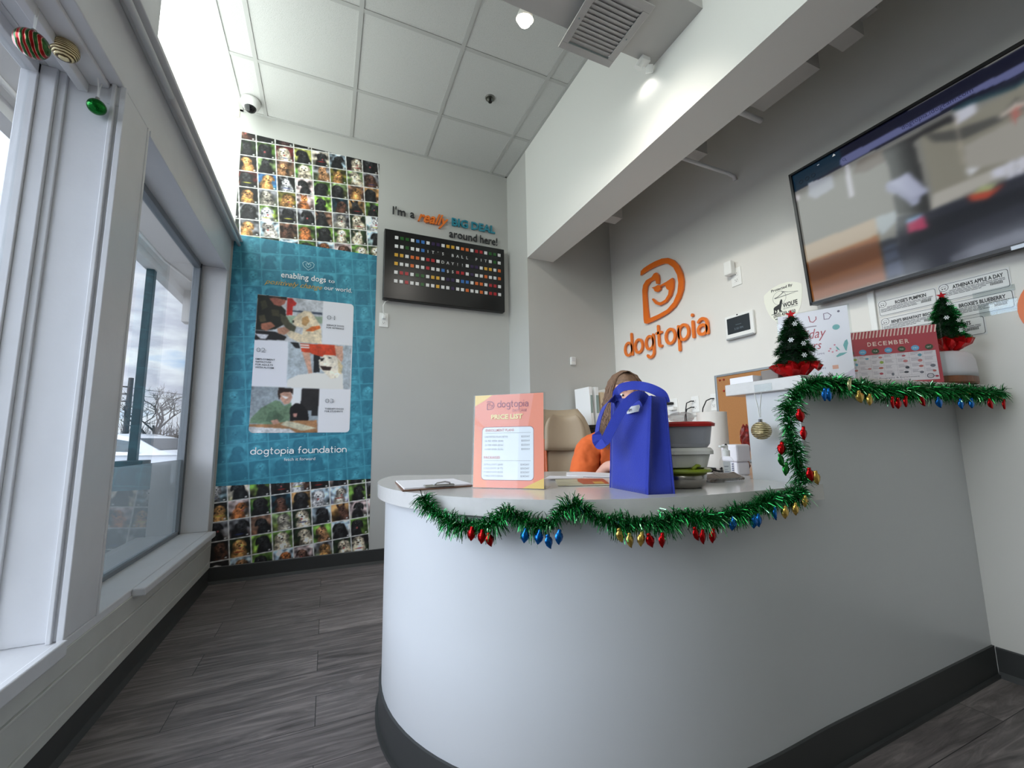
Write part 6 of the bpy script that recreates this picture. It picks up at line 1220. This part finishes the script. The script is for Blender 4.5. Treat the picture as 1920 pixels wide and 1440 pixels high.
# tinsel trees
def tinsel_tree(o, h, r, seed, label):
    t = empty('tinsel_tree', o, label, 'tinsel tree', 'small tinsel Christmas trees on the ledge'); rn = random.Random(seed); O = Vector(o); b = MB()
    for tier, (z0, z1, r0, r1) in enumerate(((.19, .46, 1.10, .36), (.40, .68, .90, .26), (.60, .97, .68, .05))):
        for k in range(1500):
            u_ = rn.random()**.7; z = z0+(z1-z0)*(1-u_); rad = (r1+(r0-r1)*u_)*r*.98; a = rn.uniform(0, 2*pi); p = O+Vector((rad*.75*cos(a), rad*.75*sin(a), z*h)); d = Vector((cos(a)+rn.gauss(0, .3), sin(a)+rn.gauss(0, .3), rn.gauss(-.35, .35))).normalized()
            L = r*.24*rn.uniform(.6, 1.1); sd = d.cross(Vector((rn.gauss(0, 1), rn.gauss(0, 1), rn.gauss(0, 1)))).normalized()*.0009; b.add([p-sd, p+sd, p+d*L+sd*.4, p+d*L-sd*.4], [(0, 1, 2, 3)])
    b.build('foliage', M['tinsel_dk'] if seed % 2 else M['tinsel'], t)
    core = MB().lathe([(0, .14*h), (r*.72, .20*h), (r*.30, .46*h), (r*.55, .42*h), (r*.22, .68*h), (r*.42, .62*h), (.004, .96*h)], 16, o); core.build('tree_core', mat('core_green', (.03, .12, .05), .6, .3), t)
    b = MB(); n = 28; vs = []
    for j, (rr, zz) in enumerate(((.25, .0), (.55, .05), (.82, .12), (.92, .19), (.7, .21))):
        for i in range(n): a = 2*pi*i/n; k_ = 1+.13*sin(i*2.3+j)+.10*rn.uniform(-1, 1); vs.append(O+Vector((r*rr*k_*cos(a), r*rr*k_*sin(a), zz*h+.006*rn.uniform(-1, 1)+(.02*h if i % 5 == 0 and j > 2 else 0))))
    b.add(vs, [(j*n+i, j*n+(i+1) % n, (j+1)*n+(i+1) % n, (j+1)*n+i) for j in range(4) for i in range(n)]+[tuple(range(n))[::-1]]); b.build('foil_skirt', mat('red_wrap', (.78, .04, .07), .16, .7), t, smooth=True, sharp=50)
    top = O+Vector((0, 0, h*.99)); vv = Vector((-.75, -.62, 0)).normalized(); uu = Vector((0, 0, 1)).cross(vv); pts = []
    for k in range(10): a = pi/2+k*pi/5; q = .016 if k % 2 == 0 else .0065; pts.append((q*cos(a), q*sin(a)))
    MB().prism(pts, top-vv*.002, uu, (0, 0, 1), vv, .004).build('star', mat('red_glitter', (.80, .08, .14), .3, .5), t)
    MB().tube([top-Vector((0, 0, .035)), top-Vector((0, 0, .012))], .002, 6).build('star_wire', M['red_lid'], t)
    for k, (zz, aa) in enumerate(((.80, -2.35), (.55, -2.7), (.30, -2.2), (.48, -2.1))):
        rr_ = r*(.98-.80*zz)+.012; p = O+Vector((rr_*cos(aa), rr_*sin(aa), zz*h)); nv = Vector((cos(aa), sin(aa), .2)).normalized(); A = Art(p, nv.cross(Vector((0, 0, 1)))*-1, (0, 0, 1), nv, .0005)
        for q in range(6): a = q*pi/3; A.line([(0, 0), (.008*cos(a), .008*sin(a))], .0014, (.95, .96, .97)); A.line([(.005*cos(a)-.002*sin(a), .005*sin(a)+.002*cos(a)), (.007*cos(a), .007*sin(a)), (.005*cos(a)+.002*sin(a), .005*sin(a)-.002*cos(a))], .0012, (.95, .96, .97), 2)
        A.build('snowflake', M['print'], t)
    return t
LZ = 1.0855
tinsel_tree((1.385, .865, LZ), .215, .072, 5, 'left green tinsel tree with white snowflakes at the end of the ledge')
tinsel_tree((2.19, .785, 1.215), .225, .070, 4, 'right green tinsel tree with red star standing on the white diffuser')
df = empty('aroma_diffuser', (2.19, .80, LZ), 'white rounded diffuser with a wood base at the wall end of the ledge', 'diffuser')
def dsec(zs): return MB().lathe(zs, 36, (2.20, .80, LZ), sx=1.0, sy=.55)
dsec([(0, 0), (.118, 0), (.124, .006), (.124, .028), (0, .028)]).build('wood_base', mat('walnut', (.48, .29, .18), .45, noise=.25, nscale=18), df, smooth=False)
dsec([(0, .0285), (.124, .0285), (.126, .05), (.122, .095), (.112, .115), (.09, .124), (0, .127)]).build('diffuser_top', mat('soft_white_plastic', (.85, .85, .88), .4), df, smooth=True)
# holiday-hours sign: top right corner (1.69,.86), facing the entrance side
def stand(nm, o, u, W_, H_, lean, label, cat):
    o = Vector(o); u = Vector(u).normalized(); nn = u.cross(Vector((0, 0, 1))).normalized()
    if nn.x > 0: nn = -nn
    v = (Vector((0, 0, 1))-nn*lean).normalized(); r = empty(nm, o, label, cat); fr = nn
    A = Art(o+v*.001, u, v, u.cross(v) if u.cross(v).dot(fr) > 0 else -u.cross(v), .00025); return r, A, o, u, v, A.n
r, A, o, u, v, nn = stand('holiday_sign', (1.605, 1.055, LZ), (.085, -.195, 0), .216, .280, .03, 'white Holiday Hours sheet in a clear stand between tree and calendar', 'sign')
W_, H_ = .216, .280; pk = (.72, .34, .38); tl = (.47, .70, .70)
A.rect(0, 0, W_, H_, (.93, .91, .94)); A.text('Holiday', .028, .175, .038, .12, pk, 3, shear=.35); A.text('Hours', .045, .132, .034, .085, pk, 3, shear=.35)
A.line([(.03+i*.01, .205+.016*sin(i/9*pi*.6)) for i in range(10)], .004, (.65, .60, .64), 2)
for k, (t_, x) in enumerate((('8AM TO 3PM', .06), ('CLOSED FOR THE HOLIDAY', .04), ('CLOSED CHRISTMAS DAY', .045), ('7AM TO 6PM', .06), ('NEW YEARS EVE', .05), ('CLOSED NEW YEARS DAY', .05))): A.text(t_, x, .110-k*.017-(k > 1)*.004, .0068, .075, (.55, .50, .60), 3)
A.disc(.178, .205, .011, tl, 3, ry=.010); A.poly([(.205, .155), (.198, .15), (.192, .135), (.196, .118), (.200, .112), (.204, .13), (.207, .14)], tl, 3); A.poly([(.17, .135), (.176, .13), (.182, .118), (.174, .122)], tl, 3); A.poly([(.168, .098), (.18, .108), (.202, .108), (.19, .100), (.172, .094)], tl, 3)
for x, y in ((.155, .128), (.150, .12), (.16, .115), (.168, .14), (.172, .118)): A.disc(x, y, .003, (.85, .55, .62), 3)
A.rect(.155, .052, .172, .066, (.90, .68, .60), 3); A.poly([(.175, 0), (.195, .035), (W_, .05), (W_, 0)], (.85, .80, .86), 2); A.poly([(.115, 0), (.125, .035), (.135, .022), (.145, .045), (.155, .020), (.165, .035), (.162, .0)], (.72, .66, .68), 3)
A.line([(.02, .26), (.03, .245), (.035, .258), (.045, .243), (.055, .262), (.07, .258)], .0025, (.50, .45, .52), 3); A.line([(.100, .262), (.103, .240), (.112, .236), (.122, .246), (.122, .256)], .003, (.72, .40, .45), 3)
A.line([(.146, .262), (.146, .240), (.160, .240), (.168, .252), (.158, .263)], .0022, (.5, .42, .5), 3, closed=True); A.disc(.190, .262, .004, (.45, .42, .5), 3)
A.build('printed_sheet', M['print'], r)
MB().prism([(-.004, 0), (W_+.006, 0), (W_+.006, H_+.004), (-.004, H_+.004)], o+nn*.003, u, v, nn, .0015).prism([(-.004, 0), (W_+.006, 0), (W_+.006, H_+.004), (-.004, H_+.004)], o-nn*.001, u, v, -nn, .0015).build('acrylic_holder', M['acrylic'], r)
# December calendar sign
r, A, o, u, v, nn = stand('calendar_sign', (1.867, .978, LZ), (.161, -.208, 0), .279, .216, .03, 'red DECEMBER calendar sheet in a clear stand on the ledge', 'calendar')
W_, H_ = .279, .216; rd = (.72, .28, .32); A.rect(0, 0, W_, H_, rd)
A.rect(0, H_-.030, W_, H_, rd, 2)
for k in range(27): x = .002+k*.0104; A.poly([(x, H_-.028), (x+.0042, H_-.028), (x+.0102, H_-.001), (x+.006, H_-.001)], (.93, .80, .76), 3)
x = .078
for c_ in 'DECEMBER': A.text(c_, x, .155, .0165, .0115, (.95, .84, .80), 4, bold=.02); x += .0158
for k, (t_, c_) in enumerate(zip(('SUN', 'MON', 'TUE', 'WED', 'THU', 'FRI', 'SAT'), ((.27, .33, .24), (.40, .66, .82))*4)):
    x = .022+k*.0385; A.disc(x, .134, .0115, c_, 4, ry=.0105); A.text(t_, x, .131, .006, .012, (.88, .92, .88), 5, align='C')
A.rect(.006, .012, W_-.010, .120, (.90, .86, .88), 3)
for k in range(1, 7): A.rect(.006+k*.0376, .018, .0066+k*.0376, .120, (.72, .66, .70), 4)
for k in range(1, 5): A.rect(.006, .012+k*.0216, W_-.010, .0126+k*.0216, (.72, .66, .70), 4)
rn = random.Random(12); pal = [(.62, .70, .32), (.72, .30, .36), (.80, .50, .50), (.40, .62, .70), (.45, .44, .48), (.30, .30, .34), (.75, .42, .40)]
for i in range(7):
    for j in range(5):
        x, y = .010+i*.0376, .016+j*.0216
        for q in range(3): A.rect(x, y+.014-q*.004, x+rn.uniform(.012, .026), y+.0152-q*.004, (.60, .54, .60), 5)
        if rn.random() < .62: A.disc(x+rn.uniform(.018, .028), y+rn.uniform(.003, .008), rn.uniform(.004, .0075), rn.choice(pal), 6, ry=rn.uniform(.003, .006))
A.rect(.095, .014, .225, .033, (.90, .86, .88), 7); A.text('Programs & Enrichment', .10, .024, .0065, .115, (.35, .32, .38), 8); A.text('all month long', .125, .0155, .006, .065, (.45, .42, .48), 8); A.line(arc(.245, .026, .009, .0085, 0, 360, 12), .0018, (.25, .25, .3), 8)
A.build('printed_sheet', M['print'], r)
MB().prism([(-.004, 0), (W_+.012, 0), (W_+.012, H_+.004), (-.004, H_+.004)], o+nn*.004, u, v, nn, .002).prism([(-.004, 0), (W_+.012, 0), (W_+.012, H_+.004), (-.004, H_+.004)], o-nn*.001, u, v, -nn, .002).build('acrylic_holder', M['acrylic'], r)
MB().prism([(0, 0), (W_, 0), (W_, .05), (0, .05)], o+Vector((0, 0, -.0003)), u, Vector((-nn.x, -nn.y, 0)), (0, 0, 1), .0015).build('holder_foot', M['acrylic'], r)
# card box and papers at the ledge end
tag(MB().box(1.352, 1.42, .905, .965, LZ, LZ+.038).build('card_box', mat('grey_card', (.52, .49, .47), .6), bevel=.003), 'low grey card box behind the left tinsel tree on the ledge', 'box')
tag(MB().box(1.325, 1.42, .975, 1.065, LZ, LZ+.024).build('white_card', M['paper'], bevel=.001), 'white card lying at the back corner of the ledge end', 'card')
tag(MB().prism([(0, 0), (.045, 0), (.022, .022)], (1.352, .812, LZ), (.8, -.55, 0), (0, 0, 1), (.55, .8, 0), .001).build('folded_card', M['paper']), 'tiny folded white card at the foot of the left tinsel tree', 'card')
# hanging baubles
def stripe_mat(nm, c1, c2, c3, scale, axis, dist=1.5, metal=.6):
    m = bpy.data.materials.new(nm); m.use_nodes = True; t = m.node_tree; b = t.nodes['Principled BSDF']; tcn = t.nodes.new('ShaderNodeTexCoord'); wv = t.nodes.new('ShaderNodeTexWave'); wv.bands_direction = axis
    wv.inputs['Scale'].default_value = scale; wv.inputs['Distortion'].default_value = dist; wv.inputs['Detail'].default_value = 1.5; wv.inputs['Detail Scale'].default_value = 1.2
    t.links.new(tcn.outputs['Object'], wv.inputs['Vector']); cr = t.nodes.new('ShaderNodeValToRGB'); e = cr.color_ramp.elements; e[0].position = .28; e[0].color = lin(c1); e[1].position = .62; e[1].color = lin(c2); q = e.new(.46); q.color = lin(c3)
    t.links.new(wv.outputs['Color'], cr.inputs[0]); t.links.new(cr.outputs[0], b.inputs['Base Color']); b.inputs['Metallic'].default_value = metal; b.inputs['Roughness'].default_value = .2
    bp = t.nodes.new('ShaderNodeBump'); bp.inputs['Strength'].default_value = .5; bp.inputs['Distance'].default_value = .003; t.links.new(wv.outputs['Fac'], bp.inputs['Height']); t.links.new(bp.outputs[0], b.inputs['Normal']); return m
gold_st = stripe_mat('gold_swirl', (.30, .24, .16), (.92, .86, .68), (.84, .70, .40), 55, 'Z', 2.5); rg_st = stripe_mat('red_green_swirl', (.60, .07, .07), (.16, .34, .14), (.86, .62, .55), 24, 'X', 2.5)
M['ribbon'] = mat('white_ribbon', (.93, .93, .92), .3)
def bauble(p, r, m, ztop, label, nm='bauble', spread=.018, tilt=None, dx=(0, 1, 0)):
    p = Vector(p); t = empty(nm, p, label, 'ornament', 'hanging Christmas baubles'); MB().ell((0, 0, 0), r, r, r*.97, 28, 18).build('ball', m, t, smooth=True)
    q = [o_ for o_ in t.children][0]; q.location = (0, 0, 0)
    MB().lathe([(0, 0), (.006, 0), (.006, .008), (0, .008)], 12, p+Vector((0, 0, r*.96))).build('cap', M['chrome'], t)
    d = Vector(dx); k = p+Vector((0, 0, r+.012)); b = MB(); j = k+(Vector((k.x, k.y, ztop))-k)*.38
    for s_ in (-1, 1):
        e = Vector((k.x, k.y, ztop))+d*spread*s_; w_ = Vector((.0, .0, 0))+d.cross(Vector((0, 0, 1)))*.002
        for a, c_ in ((k+d*.002*s_, j+d*.003*s_), (j+d*.003*s_, e)):
            b.add([a-w_, a+w_, c_+w_, c_-w_], [(0, 1, 2, 3)])
    o_ = b.build('ribbon', M['ribbon'], t); m_ = o_.modifiers.new('s', 'SOLIDIFY'); m_.thickness = .0008; return t
bauble((-.775, 1.445, 1.99), .036, rg_st, 2.118, 'red and green swirled bauble hanging at the top of the near window', spread=.008)
bauble((-.765, 1.560, 2.095-.01), .033, gold_st, 2.118, 'gold swirled bauble hanging in the near window beside the red one', spread=.006)
bauble((-.735, 1.690, 2.010), .025, mat('green_glass', (.04, .42, .14), .15, .8, bump=.8, bscale=120), 2.118, 'small shiny green bauble hanging in front of the white window post', spread=.018)
bauble((1.268, .920, .920), .0295, gold_st, 1.040, 'gold swirled bauble hanging on the white end of the raised ledge', spread=.012)
tag(MB().box(1.3005, 1.3028, .895, .955, 1.048, 1.072).build('clear_tape', glass_mat('tape_film_b', .1)), 'clear tape holding the gold bauble to the ledge end', 'tape')
